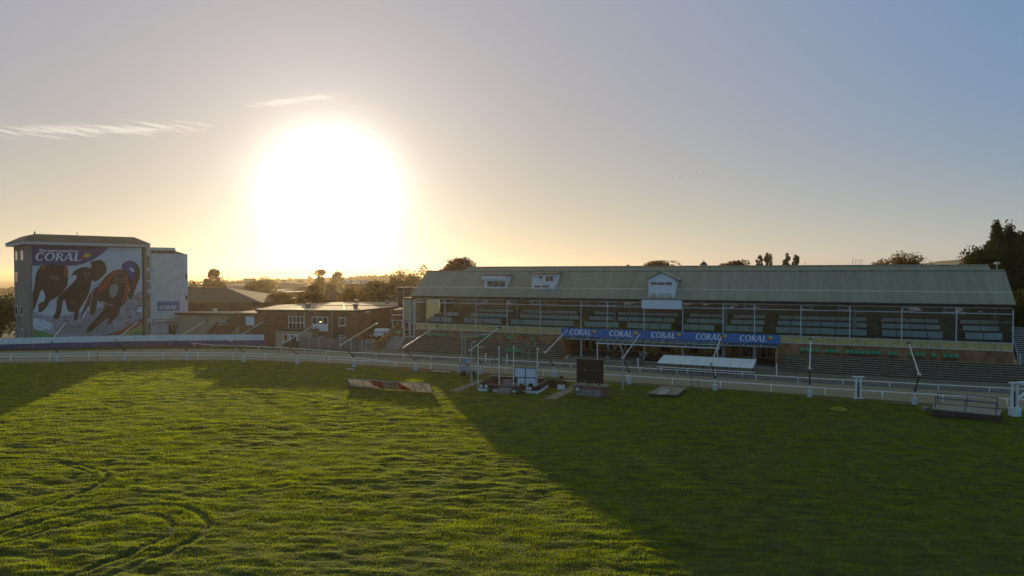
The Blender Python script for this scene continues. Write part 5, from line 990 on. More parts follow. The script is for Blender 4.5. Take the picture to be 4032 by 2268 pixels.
T_(3470, 1022, 132, 80, 'low golden bush crown left of the sparse autumn tree', lm='leafA', n=2500, seed=34, leaf=0.15, base=-1, pbot=1090)
T_(3668, 1026, 210, 46, 'round dark crown between autumn tree and floodlight masts', lm='leafD', n=1500, seed=35, base=0)
# left, in the sunlit haze
T_(1225, 1110, 150, 125, 'tall dark orange leaved tree behind the clubhouse roof', lm='leafA', n=6500, seed=40, leaf=0.22, gap=34)
T_(1110, 1134, 152, 160, 'wide orange leaved tree behind the clubhouse roof', lm='leafA', n=6500, seed=41, leaf=0.22, gap=34)
T_(1035, 1168, 156, 45, 'small orange tree at the end of the hipped roof', lm='leafR', n=1800, seed=39, leaf=0.22)
T_(1495, 1092, 160, 150, 'broad dark tree just left of the grandstand roof', lm='leafM', n=9000, seed=42, leaf=0.23, gap=40)
T_(1385, 1136, 165, 150, 'low golden tree before the car park', lm='leafA', n=7000, seed=43, leaf=0.22, gap=40)
T_(1572, 1070, 200, 120, 'dark rounded tree beneath the tall factory chimney', lm='leafM', n=5000, seed=44, leaf=0.26)
T_(1648, 1036, 215, 130, 'tall airy tree with sky gaps left of the grandstand gable', lm='leafM', n=5500, seed=45, leaf=0.24, gap=46)
T_(1655, 1120, 175, 70, 'small yellow bush tree at the grandstand gable', lm='leafA', n=2200, seed=46, leaf=0.22)
T_(843, 1066, 300, 88, 'pine with domed top left of the sun', name='pine_tree', lm='leafD', shape='pine', n=4200, seed=47, pbot=1140)
T_(835, 1104, 290, 105, 'low wide tree at the foot of the domed pine', lm='leafM', n=3200, seed=48, pbot=1150)
T_(765, 1096, 260, 110, 'bushy tree beside the white stair tower', lm='leafM', n=3500, seed=49)
T_(1022, 1082, 310, 150, 'broad spreading tree below the sun glow', lm='leafM', n=6500, seed=50, gap=40)
T_(1264, 1062, 420, 82, 'narrow tall pine right below the sun', name='pine_tree', lm='leafD', shape='pine', n=3800, seed=51, pbot=1140)
T_(1262, 1108, 410, 120, 'spreading base tree around the narrow tall pine', lm='leafM', n=2600, seed=52, pbot=1150)
T_(1328, 1071, 420, 74, 'smaller domed pine right of the narrow tall pine', name='pine_tree', lm='leafD', shape='pine', n=3200, seed=53, pbot=1140)
T_(0, 1140, 138, 260, 'dark dense tree at the left edge behind the blue wall', lm='leafD', n=9000, seed=54, leaf=0.22, gap=44, pbot=1345)
for i, (px, y, d, w) in enumerate(((905, 1100, 520, 55), (940, 1098, 540, 40), (1120, 1100, 640, 70), (1180, 1104, 600, 60), (1365, 1091, 560, 60), (700, 1110, 420, 60), (1440, 1108, 520, 60), (880, 1112, 460, 50))):
    T_(px, y, d, w, '%s hazy round tree from left in the distant scatter below the sun' % ORD[i], lm='leafM', n=900, seed=60 + i, group='hazy distant trees below the sun')
# far wood belts
def belt(name, a, b, dist, top, label, n, leaf, depth=120, seed=5):
    r = np.random.default_rng(seed); Vs = []
    for k in range(n):
        px = a + (b - a) * r.random(); dd = dist + depth * r.random(); y = np.interp(px, [p[0] for p in top], [p[1] for p in top]) + r.random() * 7
        p = D(px, y, dd); g0 = float(terrain_z(np.array(p.x), np.array(p.y))); h = (p.z - g0) / 2; w = h * (0.8 + 0.5 * r.random())
        V, _ = leaves((p.x, p.y, g0 + h), (w, w, h), 110, leaf * (0.8 + .4 * r.random()), seed * 100 + k, 9); Vs.append(V)
    return tag(np_mesh(name, np.concatenate(Vs), 4, M['wood']), label, 'trees', kind='stuff')
belt('far_wood', 1380, 1640, 900, [(1380, 1098), (1400, 1090), (1450, 1085), (1540, 1083), (1640, 1085)], 'hazy wooded ridge on the horizon between the pines and the chimney', 200, 3.2, seed=5)
belt('far_wood', 850, 1400, 1100, [(850, 1108), (1000, 1104), (1060, 1098), (1150, 1099), (1200, 1094), (1260, 1090), (1330, 1090), (1400, 1094)], 'faint belt of trees along the coast below the sun', 260, 3.6, seed=6)
belt('far_wood', 3150, 4032, 700, [(3150, 1046), (3300, 1047), (3450, 1046), (3800, 1043), (4032, 1043)], 'low hazy trees along the skyline right of the grandstand ridge', 160, 1.6, seed=7)
belt('far_wood', -60, 60, 900, [(-60, 1136), (60, 1134)], 'hazy coastal trees at the far left edge', 60, 3.0, seed=8)
belt('far_wood', 700, 1500, 420, [(700, 1128), (900, 1130), (1100, 1132), (1300, 1132), (1500, 1130)], 'middle distance gardens and trees behind the clubhouse', 150, 1.5, seed=9, depth=250)
# hills beyond the right end
hp = [(2600, 1062), (3100, 1052), (3300, 1050), (3600, 1045), (3700, 1028), (3760, 1024), (3850, 1026), (4032, 1034), (4300, 1040)]
mb = MB(); prev = None
for (x0, y0), (x1, y1) in zip(hp[:-1], hp[1:]):
    a, b = D(x0, y0, 5200), D(x1, y1, 5200); mb.face([(a.x, 4400, -20), (b.x, 4400, -20), tuple(b), tuple(a)]); mb.face([tuple(a), tuple(b), (b.x, 7000, -20), (a.x, 7000, -20)])
tag(mb.build('hills', M['farland'], smooth=True), kind='structure')
# town details in the haze
def building(px0, px1, ptop, pbot, d, label, roof='offwhite', wall='cream', group=None, depth=14):
    a = D(px0, ptop, d); b = D(px1, pbot, d); g0 = float(terrain_z(np.array(a.x), np.array(a.y))) - 1
    t = thing('town_building', ((a.x + b.x) / 2, d, g0), label, 'building', group)
    mb = MB(); mb.box(W, a.x, b.x, d, d + depth, g0, a.z - 0.3); mb.build('wall', M[wall], t)
    mb = MB(); mb.box(W, a.x - 0.4, b.x + 0.4, d - 0.4, d + depth + .4, a.z - 0.3, a.z); mb.build('roof', M[roof], t)
building(957, 985, 1096, 1106, 620, 'pale block on the coast left of the sun'); building(1095, 1182, 1115, 1121, 480, 'long low pale roof under the sun')
building(1112, 1142, 1112, 1122, 470, 'square pale block on the long low roof', depth=10); building(893, 950, 1122, 1128, 430, 'long flat roof right of the domed pine')
building(995, 1110, 1143, 1147, 330, 'flat roofed store with a bright edge'); building(1360, 1640, 1115, 1140, 330, 'brown car park deck with low parapet', 'tan', 'brickC', depth=40)
building(1545, 1600, 1128, 1136, 200, 'low flat white edged roof beside the grandstand gable', 'offwhite', 'brickC'); building(1090, 1160, 1150, 1170, 230, 'brown flat roofed block behind the orange trees', 'tan', 'brickC')
p = D(1573, 1037, 3300); t = thing('factory_chimney', (p.x, p.y, -45), 'tall pale factory chimney standing on the horizon', 'chimney'); mb = MB(); mb.tube((p.x, p.y, -50), (p.x, p.y, p.z), 4.4, 3.4, 14); mb.build('stack', M['offwhite'], t)
# parked cars on the deck
def make_car():
    t = thing('parked_car', (0, 0, 0), 'x', 'car', 'cars parked on the hazy deck')
    mb = MB(); mb.prism([(-2.1, -.85, .3), (2.1, -.85, .3), (2.15, -.85, .75), (1.2, -.85, .9), (-1.9, -.85, .95), (-2.15, -.85, .7)], (0, 1.7, 0)); mb.prism([(-1.7, -.72, .94), (1.1, -.72, .9), (.5, -.65, 1.42), (-1.1, -.65, 1.45)], (0, 1.4, 0)); mb.build('body', M['carpaint'], t)
    mb = MB(); mb.prism([(-1.5, -.76, .97), (.85, -.76, .95), (.4, -.70, 1.34), (-1.0, -.70, 1.36)], (0, 1.46, 0)); mb.build('window', M['darkwin'], t)
    for x in (-1.35, 1.35):
        for y in (-.8, .8): mb = MB(); mb.tube((x, y - .1, .32), (x, y + .1, .32), .32, n=12); mb.build('wheel', M['tyre'], t)
    return t
car = make_car(); zdeck = D(1360, 1115, 330).z
for i, (px, d, lb) in enumerate(((1366, 333, 'leftmost silver parked car on the car park deck'), (1394, 332, 'lone silver car between the leftmost and the red car'), (1413, 346, 'red tinted car at the back of the deck'), (1432, 333, 'front silver car of the right group on the deck'), (1443, 346, 'rear silver car of the right group on the deck'))):
    loc = Vector((D(px, 1100, d).x, d, zdeck))
    if i == 0: car.location = loc; car['label'] = lb
    else:
        c_ = copy_thing(car, loc, 0.2 * (i % 3 - 1), lb)
# street lamps and masts
def lamp(px, ptop, d, label, z0=None, group=None, head=1.0, name='street_lamp'):
    p = D(px, ptop, d); g0 = float(terrain_z(np.array(p.x), np.array(p.y))) if z0 is None else z0
    t = thing(name, (p.x, d, g0), label, 'lamp', group); mb = MB(); mb.tube((p.x, d, g0), (p.x, d, p.z), d / 4200 + 0.04); mb.build('pole', M['grey_metal'], t)
    mb = MB(); mb.box(W, p.x - 0.1, p.x + head, d - .25, d + .25, p.z - .05, p.z + .25); mb.build('lamp_head', M['pale_metal'], t); return t
lamp(1250, 1129, 200, 'slim street lamp beside the orange tree')
for i, px in enumerate((1373, 1378, 1426, 1455, 1477)): lamp(px, 1113, 340, '%s slim lamp post from the left on the car park deck' % ORD[i], group='lamp posts on the car park deck', head=0.5)
for i, px in enumerate((3358, 3370, 3382, 3392)): lamp(px, 1022 + (i % 2) * 2 + i, 430, '%s mast from left in the floodlight cluster over the ridge middle' % ORD[i], group='floodlight masts left cluster', name='floodlight_mast')
for i, px in enumerate((3767, 3777, 3787, 3798)): lamp(px, 1013 - i, 420, '%s mast from left in the floodlight cluster beside the conifer' % ORD[i], group='floodlight masts right cluster', name='floodlight_mast')
# birds
bp = [(2660, 679), (2675, 700), (2690, 687), (2688, 703), (2712, 697), (2740, 681), (2744, 683), (2741, 697), (2747, 697), (2773, 672), (2795, 677), (2637, 730), (2667, 747)]
for i, (x, y) in enumerate(bp):
    p = D(x, y, 330 + 8 * i); t = MB(); a = random.uniform(-.6, .6)
    t.faces([p + Vector(q) for q in ((-.6, 0, .28 + a * .1), (-.25, .12, .02), (0, -.3, 0), (0, .3, 0), (.25, .12, .02), (.6, 0, .28), (0, 0, .12), (0, 0, -.12))], [(0, 1, 2), (2, 5, 4), (2, 6, 3), (2, 3, 7), (1, 3, 2), (3, 4, 2), (1, 6, 2), (4, 2, 6)])
    tag(t.build('bird', M['black']), 'distant dark gull in the loose flock above the grandstand roof', 'bird', 'birds in the loose flock')

# ------------------------------------------------------------------ infield and trackside furniture
UPZ = Vector((0, 0, 1))
def S_uv(p): q = p - S.o; return q.dot(S.u), q.dot(S.v)
# leaning translucent advertising banner (seen from behind)
ban = bpy.data.materials.new('banner_back'); 
def banner(name, c):
    m = leafy(name, tuple(x * 0.6 for x in c), c, 0.5, 2.0, 0.12); return m
BM = [banner('banner_grey', (0.24, 0.235, 0.25)), banner('banner_red', (0.50, 0.06, 0.06)), banner('banner_cream', (0.95, 0.80, 0.60)), banner('banner_teal', (0.25, 0.34, 0.30)), banner('banner_orange', (0.8, 0.30, 0.06)), banner('banner_white', (0.75, 0.73, 0.72))]
BL_, BR_ = G(1377.5, 1523, 0.12), G(1704.4, 1545.6, 0.12); bu = (BR_ - BL_).normalized(); bw_ = (BR_ - BL_).length; lean = (S.v * 0.55 + UPZ * 0.95).normalized(); bh = 1.08
bd = thing('advertising_banner', (BL_ + BR_) / 2 - UPZ * 0.12, 'long leaning banner with mirrored lettering casting a slab shadow on the grass', 'banner')
bnrm = bu.cross(lean).normalized()
if bnrm.y > 0: bnrm = -bnrm
def bp_(x, y, l=0): return BL_ + bu * (x * bw_) + lean * (y * bh) + bnrm * (0.004 * l)
mb = MB(); mb.face([bp_(.0, .03), bp_(1, .03), bp_(1, 1), bp_(0, 1)], 0)
for m, pts in ((1, [(.27, .98), (.43, .98), (.44, .05), (.40, .05), (.36, .25), (.31, .45)]), (3, [(.43, .98), (.58, .98), (.585, .05), (.44, .05)]), (1, [(.585, .98), (.64, .95), (.66, .7), (.72, .45), (.78, .1), (.64, .05), (.60, .2)])): mb.face([bp_(x, y, 1) for x, y in pts], m)
for m, pts in ((2, [(.36, .9), (.38, .9), (.405, .5), (.39, .45)]), (2, [(.50, .9), (.52, .8), (.53, .4), (.515, .25), (.50, .5)]), (4, [(.57, .4), (.59, .3), (.60, .06), (.58, .05)]), (2, [(.60, .85), (.62, .8), (.625, .4), (.61, .35)]), (4, [(.545, .75), (.56, .6), (.565, .3), (.55, .4)])): mb.face([bp_(x, y, 2) for x, y in pts], m)
for cx in (.10, .145, .185):
    for q in ring(0, 0, (0.011, 0.16), (0.0085, 0.12), 0, 6.2832, 14): mb.face([bp_(cx + x, .72 + y, 1) for x, y in q], 2)
coral(mb, bp_(0.955, 0.40, 0), -bu, lean, bnrm, 1.75, 2, 2, 2, 2, hgt=0.36)
mb.face([bp_(x, y, 3) for x, y in ((.80, .27), (.955, .27), (.955, .31), (.80, .31))], 2)
mb.build('banner_sheet', BM, bd, recalc=False)
mb = MB(); mb.tube(bp_(-.015, 1.01), bp_(1.005, 1.01), 0.04); mb.build('top_rail', M['grey_metal'], bd)
for x in (0, .193, .395, .585, .80, 1.0): mb = MB(); mb.tube(bp_(x, -.10) - bnrm * .0, bp_(x, 1.0), 0.035 if x in (0, 1.0) else 0.045); mb.build('upright', M['black'], bd)
for x in (-.01, .33, .60, .90): mb = MB(); p = bp_(x, 1.0); mb.tube(p, Vector((p.x, p.y, 0)) + S.v * 0.35, 0.02); mb.build('prop', M['black'], bd)

# presentation podium with flagpoles and white board
PA = G(1883, 1540, 0); PB = G(2113, 1552, 0); P0 = Frame(PA, (PB - PA)[:2], ((PB - PA).y, -(PB - PA).x)); PW = (PB - PA).length
pd = thing('podium', P0.P(PW / 2, -2, 0), 'presentation podium of dark brick with white painted base and steps', 'podium')
st0, st1 = P0.hit(1966, 1545)[0], P0.hit(2013, 1545)[0]
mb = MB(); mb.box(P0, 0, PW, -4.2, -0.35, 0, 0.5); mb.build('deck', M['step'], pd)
mb = MB(); mb.box(P0, 0, st0, -0.35, 0, 0, 0.30); mb.box(P0, st1, PW, -0.35, 0, 0, 0.30); mb.box(P0, PW, PW + 0.2, -0.01, -4.5, 0, 0.30); mb.build('white_base', M['white'], pd)
mb = MB(); mb.box(P0, 0.05, st0, -0.5, -0.05, 0.303, 0.62); mb.box(P0, st1, PW, -0.5, -0.05, 0.303, 0.66); mb.box(P0, PW - 0.25, PW + 0.15, -4.4, -0.51, 0.303, 0.75); mb.build('front_wall', M['brickD'], pd)
mb = MB(); mb.box(P0, 0.0, PW - 0.3, -4.5, -4.203, 0, 0.98); mb.box(P0, 0.0, 0.25, -4.2, -0.51, 0.51, 0.85); mb.build('rear_wall', M['brickD'], pd)
mb = MB(); mb.box(P0, -0.02, PW - 0.28, -4.52, -4.19, 0.983, 1.03); mb.build('coping', M['nosing'], pd)
for i in range(4): mb = MB(); mb.box(P0, st0 - 0.05, st1 + 0.1, 0.0 if i else -0.35, 0.75 - 0.25 * i + (0.25 if i == 0 else 0.25), 0.0, 0.12 * (i + 1) - 0.0); mb.build('step', M['concrete'], pd)
mb = MB(); a = P0.hit(1983, 1530, -1.2)[0]; b = P0.hit(2014, 1530, -1.2)[0]; mb.box(P0, a, b, -1.3, -1.0, 0.5, 1.15); mb.build('plinth_panel', mat('pinkish_panel', (0.30, 0.25, 0.24), 0.8), pd)
for px, d in ((1897, -0.2), (1917, -0.2), (2079, -0.2), (2090, -0.2)): u = P0.hit(px, 1530, d)[0]; mb = MB(); mb.box(P0, u - .12, u + .12, -0.05, 0.1, 0.42, 0.68); mb.build('socket_box', M['white'], pd)
mb = MB(); mb.box(P0, PW + 0.2, PW + 2.2, -4.6, -4.3, 0, 0.8); mb.box(P0, PW + 1.5, PW + 2.3, -3.2, -3.0, 0.0, 0.55, 1); mb.build('planter_wall', [M['brickD'], M['white']], pd)
def leafclump(loc, r, n, label, m='leafM', name='plant', cat='plant', sq=0.7, leaf=0.07, seed=3, group=None):
    t = thing(name, loc, label, cat, group); V, _ = leaves((loc[0], loc[1], loc[2] + r * sq), (r, r, r * sq), n, leaf, seed, 14); np_mesh('leaves', V, 4, M[m], t)
    mb = MB()
    for k in range(5): mb.tube(loc, (loc[0] + random.gauss(0, r * .5), loc[1] + random.gauss(0, r * .3), loc[2] + r * sq * 1.5), 0.012)
    mb.build('stem', M['bark'], t); return t
leafclump(P0.P(P0.hit(1941, 1505)[0], -1.6, 0.55), 0.5, 260, 'yellow spiky plant on the podium bed', 'leafA', leaf=0.1)
leafclump(P0.P(P0.hit(2052, 1520)[0], -0.3, 0.62), 0.32, 200, 'small reddish plant left on the podium front wall', 'leafR', seed=5)
leafclump(P0.P(P0.hit(2088, 1520)[0], -0.3, 0.62), 0.32, 200, 'small dark plant right on the podium front wall', 'leafD', seed=6)
leafclump(P0.P(P0.hit(2060, 1558)[0], 0.5, 0.0), 0.75, 500, 'low weedy clump against the white podium base', 'leafD', seed=7, sq=0.35)
leafclump(P0.P(P0.hit(1935, 1545)[0], 0.4, 0.0), 0.35, 200, 'dark bushy weed left of the podium steps', 'leafD', seed=8, sq=0.6)
leafclump(G(2210, 1489, 0), 0.35, 300, 'green weedy heap beside the inner rail post', 'leafM', seed=9, sq=0.4)
fdat = [((1883, 1537), (1882, 1364.5), (1905, 1366), 'leftmost white flagpole at the podium corner'), ((1966, 1541), (1964.6, 1368), (1961, 1372), 'white flagpole left of the podium steps'), ((2021.6, 1545), (2022.5, 1365), (2031, 1370), 'white flagpole right of the podium steps'), ((2113, 1548), (2116, 1372), (2128, 1377), 'rightmost white flagpole beside the white board')]
for (bx, by), (tx, ty), (ax, ay), lb in fdat:
    b = G(bx, by, 0); top = D(tx, ty, b.y); arm = D(ax, ay, b.y - (0 if ax > 2025 or ax < 1950 else .3)); t = thing('flagpole', b, lb, 'flagpole', 'flagpoles of the podium')
    mb = MB(); mb.tube(b, top, 0.055, 0.045, 8); mb.tube(b + UPZ * .9, b + UPZ * .98, 0.12); mb.build('pole', M['white'], t); mb = MB(); mb.ball(top, 0.10); mb.build('finial', M['white'], t); mb = MB(); mb.tube(top - UPZ * .06, arm, 0.028); mb.build('crossarm', M['white'], t)
a, z1 = P0.hit(2025, 1446, -0.6); b, z0 = P0.hit(2112, 1522, -0.6)
wb = thing('white_board', P0.P((a + b) / 2, -0.6, 0.5), 'pale board of four panes in a dark frame on the podium', 'board'); zm = z0 + (z1 - z0) * 0.46; um = a + (b - a) * 0.5
for (x0, x1, y0, y1) in ((a + .05, um - .04, zm + .04, z1 - .05), (um + .04, b - .05, zm + .04, z1 - .05), (a + .35, um - .04, z0, zm - .04), (um + .04, b - .05, z0, zm - .04)): mb = MB(); mb.box(P0, x0, x1, -0.64, -0.60, y0, y1); mb.build('panel', M['board'], wb)
mb = MB(); mb.box(P0, a, b, -0.63, -0.55, z1 - .05, z1); mb.box(P0, a, b, -0.63, -0.552, zm - .04, zm + .04); mb.box(P0, a, a + .05, -0.63, -0.554, z0 - .1, z1 - .05); mb.box(P0, b - .05, b, -0.63, -0.554, z0 - .1, z1 - .05); mb.box(P0, um - .04, um + .04, -0.63, -0.556, z0 - .1, z1 - .05); mb.build('frame', M['dark'], wb)
# paved slab paths
for q, nm in (([(1759, 1545), (1803, 1547), (1885, 1512), (1922, 1500), (1885, 1498)], 'path'), ([(2141, 1574), (2187, 1577), (2262, 1538), (2300, 1520), (2260, 1518)], 'path')):
    mb = MB(); mb.prism([G(x, y, 0.02) for x, y in q], (0, 0, 0.09)); tag(mb.build(nm, M['plank']), kind='structure')
# black timber scoreboard on red brick plinth
k0, k1 = G(2257, 1559, 0), G(2384, 1569, 0); K0 = Frame(k0, (k1 - k0)[:2], ((k1 - k0).y, -(k1 - k0).x)); kw = (k1 - k0).length
sb = thing('scoreboard', K0.P(kw / 2, -0.6, 0), 'back of black timber scoreboard standing on a red brick plinth', 'scoreboard')
mb = MB(); mb.box(K0, 0, kw, -1.2, 0, 0, 1.1); mb.build('plinth', M['brickR'], sb); mb = MB(); mb.box(K0, -0.06, kw + 0.06, -1.26, 0.06, 1.103, 1.2); mb.build('plinth_cap', M['concrete'], sb)
mb = MB(); mb.box(K0, 0.25, kw - 0.55, 0.003, 0.03, 0.12, 0.75); mb.build('render_patch', M['concrete'], sb)
for u in (0.38, 0.53): mb = MB(); mb.box(K0, u - .06, u + .06, 0.031, 0.10, 0.66, 0.86); mb.build('socket_box', M['white'], sb)
mb = MB(); mb.tube(K0.P(.4, .05, 0), K0.P(.4, .05, .66), .02); mb.tube(K0.P(.8, .05, .3), K0.P(.8, .05, 1.2), .02); mb.build('conduit', M['black'], sb)
s0 = K0.hit(2270.5, 1460, -0.6)[0]; s1 = K0.hit(2376.7, 1460, -0.6)[0]
mb = MB(); n = 12
for i in range(n):
    x = s0 + (s1 - s0) * i / n; mb.box(K0, x + .004, x + (s1 - s0) / n - .004, -0.62, -0.57 + 0.02 * (i % 2), 1.35, 3.72 + 0.02 * (i % 3))
mb.build('boarding', M['timber'], sb)
for f_ in (.1, .5, .86): mb = MB(); u = s0 + (s1 - s0) * f_; mb.box(K0, u - .07, u + .07, -0.54, -0.40, 1.2, 3.8); mb.build('upright', M['timber'], sb)
for j, z in enumerate((1.55, 2.65)):
    for i in range(8): mb = MB(); u = s0 + (s1 - s0) * (i + .6) / 8.4; r_ = .05 if i % 3 == 2 else .025; mb.tube(K0.P(u, -.56, z), K0.P(u, -.53, z), r_, n=8); mb.build('bolt', M['pale_metal'], sb)
# concrete hatch
hq = [G(2554, 1548, .4), G(2665, 1553, .4), G(2700, 1527, .4), G(2610, 1520, .4)]; hb = thing('concrete_hatch', sum(hq, Vector()) / 4 - UPZ * .4, 'low concrete slab hatch topped with loose white battens', 'slab')
mb = MB(); mb.prism([p - UPZ * .45 for p in hq], (0, 0, .36)); mb.build('base', M['brickD'], hb); mb = MB(); mb.prism([p + (p - sum(hq, Vector()) / 4) * .05 - UPZ * .087 for p in hq], (0, 0, .10)); mb.build('slab', M['plank'], hb)
for i in range(3):
    mb = MB(); mb.bar(G(2592 + i * 10, 1553, .45), G(2610 + i * 12, 1531, .45), .08, .05); tag(mb.build('batten', M['offwhite']), '%s loose pale batten from left on the concrete hatch' % ORD[i], 'batten', 'battens on the concrete hatch')
# hoop on the grass
hc = G(3303, 1611, .10); mb = MB(); mb.path([hc + Vector((0.62 * math.cos(i * math.pi / 12), 0.62 * math.sin(i * math.pi / 12), 0.02 * math.sin(i))) for i in range(25)], 0.045, 6); tag(mb.build('hose_ring', M['hoop']), 'coiled yellow hose lying as a ring on the shaded grass', 'hose')
# low glazed shelter by the outer rail
q = [D(2616.6, 1398.5, 90.4), D(2977, 1416, 84.6), D(2963, 1451, 82.0), D(2589, 1430, 87.8)]; q = [Vector((p.x, p.y, z)) for p, z in zip((G(2616.6, 1398.5, 1.9), G(2977, 1416, 1.9), G(2963, 1451, 1.2), G(2589, 1430, 1.2)), (1.9, 1.9, 1.2, 1.2))]
sh = thing('low_shelter', sum(q, Vector()) / 4 - UPZ * 1.25, 'low sloping pale panelled shelter roof beside the outer rail', 'shelter')
mb = MB()
for i in range(8):
    f0, f1_ = i / 8 + .006, (i + 1) / 8 - .006; mb.hexa([q[3].lerp(q[2], f0), q[3].lerp(q[2], f1_), q[0].lerp(q[1], f1_), q[0].lerp(q[1], f0)] + [p + UPZ * .04 for p in (q[3].lerp(q[2], f0), q[3].lerp(q[2], f1_), q[0].lerp(q[1], f1_), q[0].lerp(q[1], f0))])
mb.build('roof_panel', M['board'], sh)
for i in range(9): mb = MB(); mb.bar(q[3].lerp(q[2], i / 8) + UPZ * .06, q[0].lerp(q[1], i / 8) + UPZ * .06, .09, .07); mb.build('rafter', M['white'], sh)
for i in (0, 2, 4, 6, 8):
    for e in (q[3].lerp(q[2], i / 8), q[0].lerp(q[1], i / 8)): mb = MB(); mb.tube(Vector((e.x, e.y, APZ - .1)), e - UPZ * .005, .04); mb.build('post', M['black'], sh)
# blue railed platform
pq = [G(3668, 1609, .68), G(3937, 1635, .68), G(3943, 1613, .68), G(3679, 1590, .68)]; pf = thing('platform', sum(pq, Vector()) / 4 - UPZ * .68, 'brick platform with concrete deck and blue tubular rails', 'platform')
mb = MB(); mb.prism([p - UPZ * .7 for p in pq], (0, 0, .62)); mb.build('base', M['brickD'], pf); mb = MB(); mb.prism([p - UPZ * .077 for p in pq], (0, 0, .08)); mb.build('deck', M['concrete'], pf)
for i, (a, b) in enumerate(((pq[0], pq[1]), (pq[3], pq[2]))):
    mb = MB(); c_ = sum(pq, Vector()) / 4; a = a.lerp(c_, .05); b = b.lerp(c_, .05)
    for f_ in (0.03, .5, .97): p = a.lerp(b, f_); mb.tube(p, p + UPZ * 1.05, .035)
    mb.tube(a.lerp(b, .03) + UPZ * 1.0, a.lerp(b, .97) + UPZ * 1.0, .035); mb.tube(a.lerp(b, .03) + UPZ * .5, a.lerp(b, .97) + UPZ * .5, .02); mb.build('railing', M['bluemetal'], pf)
mb = MB(); mb.box(W, pq[3].x - .4 - .5, pq[3].x - .4, pq[3].y - .1, pq[3].y + .5, 0, .35); tag(mb.build('concrete_block', M['concrete']), 'grey concrete block left of the blue railed platform', 'block')
# white camera/finish posts
def gate(px, py, h, label, armr=False, boxed=False):
    b = G(px, py, 0); t = thing('finish_line_post', b, label, 'post', 'white posts at the rail')
    for dx_ in (-.24, .18): mb = MB(); mb.box(W, b.x + dx_ - .075, b.x + dx_ + .075, b.y - .09, b.y + .09, .06 if not boxed else .85, h); mb.build('upright', M['white'], t)
    mb = MB(); mb.box(W, b.x - .08, b.x + .02, b.y - .05, b.y + .05, .1, h * .75); mb.build('cable', M['dark'], t)
    mb = MB(); mb.box(W, b.x - .60, b.x + .55, b.y - .12, b.y + .12, h + .002, h + .09) if not boxed else mb.box(W, b.x - .5, b.x + .6, b.y - .12, b.y + .12, h + .002, h + .12); mb.build('cap', M['white'], t)
    mb = MB(); mb.box(W, b.x - .5, b.x + .45, b.y - .2, b.y + .2, 0, .055) if not boxed else mb.box(W, b.x - .36, b.x + .36, b.y - .3, b.y + .3, 0, .84); mb.build('base', M['white'], t)
    if armr:
        mb = MB(); mb.bar((b.x + .33, b.y, h * .55), (b.x + 1.6, b.y + .2, h * .9), .14, .14); mb.bar((b.x + .33, b.y, h + .02), (b.x + 1.8, b.y + .2, h + .05), .25, .28); mb.build('brace', M['white'], t)
gate(3380, 1570, 2.15, 'narrow twin white post standing at the inner rail right of centre'); gate(3995, 1641, 2.9, 'large white twin post on a white box at the right edge', True, True)
# tall lamp posts and thin poles at the inner rail
def lpost(px, pb, pt, label, armdx, armdz, r=.06, m='grey_metal', flat=True):
    b = G(px, pb, 0); top = D(px, pt, b.y); t = thing('lamp_post', b, label, 'lamp post'); mb = MB(); mb.tube(b, b + UPZ * 1.3, r * 1.7); mb.tube(b + UPZ * 1.28, top, r); mb.build('pole', M[m], t)
    mb = MB(); mb.bar(top, top + Vector((armdx, 0, armdz)), .28 if flat else .13, .10); mb.build('lamp_head', M['pale_metal'], t)
lpost(1857, 1508, 1350, 'grey lamp post with flat tilted head beside the trolley', .5, .22); lpost(2452, 1541, 1383, 'grey lamp post with short bent head right of the scoreboard', -.28, .55, flat=False)
for px, pb, pt, lb in ((2722, 1524, 1458, 'thin dark pole rising left of the shelter floodlight'), (2750, 1522, 1497, 'short dark peg at the inner rail'), (384, 1425, 1385, 'thin pale stake on the sand track edge at left')):
    b = G(px, pb, 0); mb = MB(); mb.tube(b, D(px, pt, b.y), .035); tag(mb.build('thin_pole', M['dark']), lb, 'pole')
# lattice gantry
ga = thing('lattice_gantry', S.P(U(1826, 9), 9, 0), 'grey lattice camera gantry with a long boom left of the flagpoles', 'gantry')
b0, b1 = G(1819, 1462, 0), G(1833, 1462, 0); h_ = D(1819, 1303, b0.y).z
mb = MB(); mb.tube(b0, b0 + UPZ * h_, .045); mb.tube(b1, b1 + UPZ * (h_ - .4), .045)
for i in range(9): z = .5 + i * (h_ - 1) / 9; mb.tube(b0 + UPZ * z, b1 + UPZ * z, .018); mb.tube(b0 + UPZ * z, b1 + UPZ * (z + (h_ - 1) / 9), .014)
mb.build('mast', M['grey_metal'], ga); mb = MB(); a = b0 + UPZ * (h_ - .75); b = D(1940, 1313, b0.y + 1); mb.tube(a, b, .04); mb.tube(a + UPZ * .35, b, .025); mb.tube(a - UPZ * .35, b, .025); mb.build('boom', M['grey_metal'], ga)
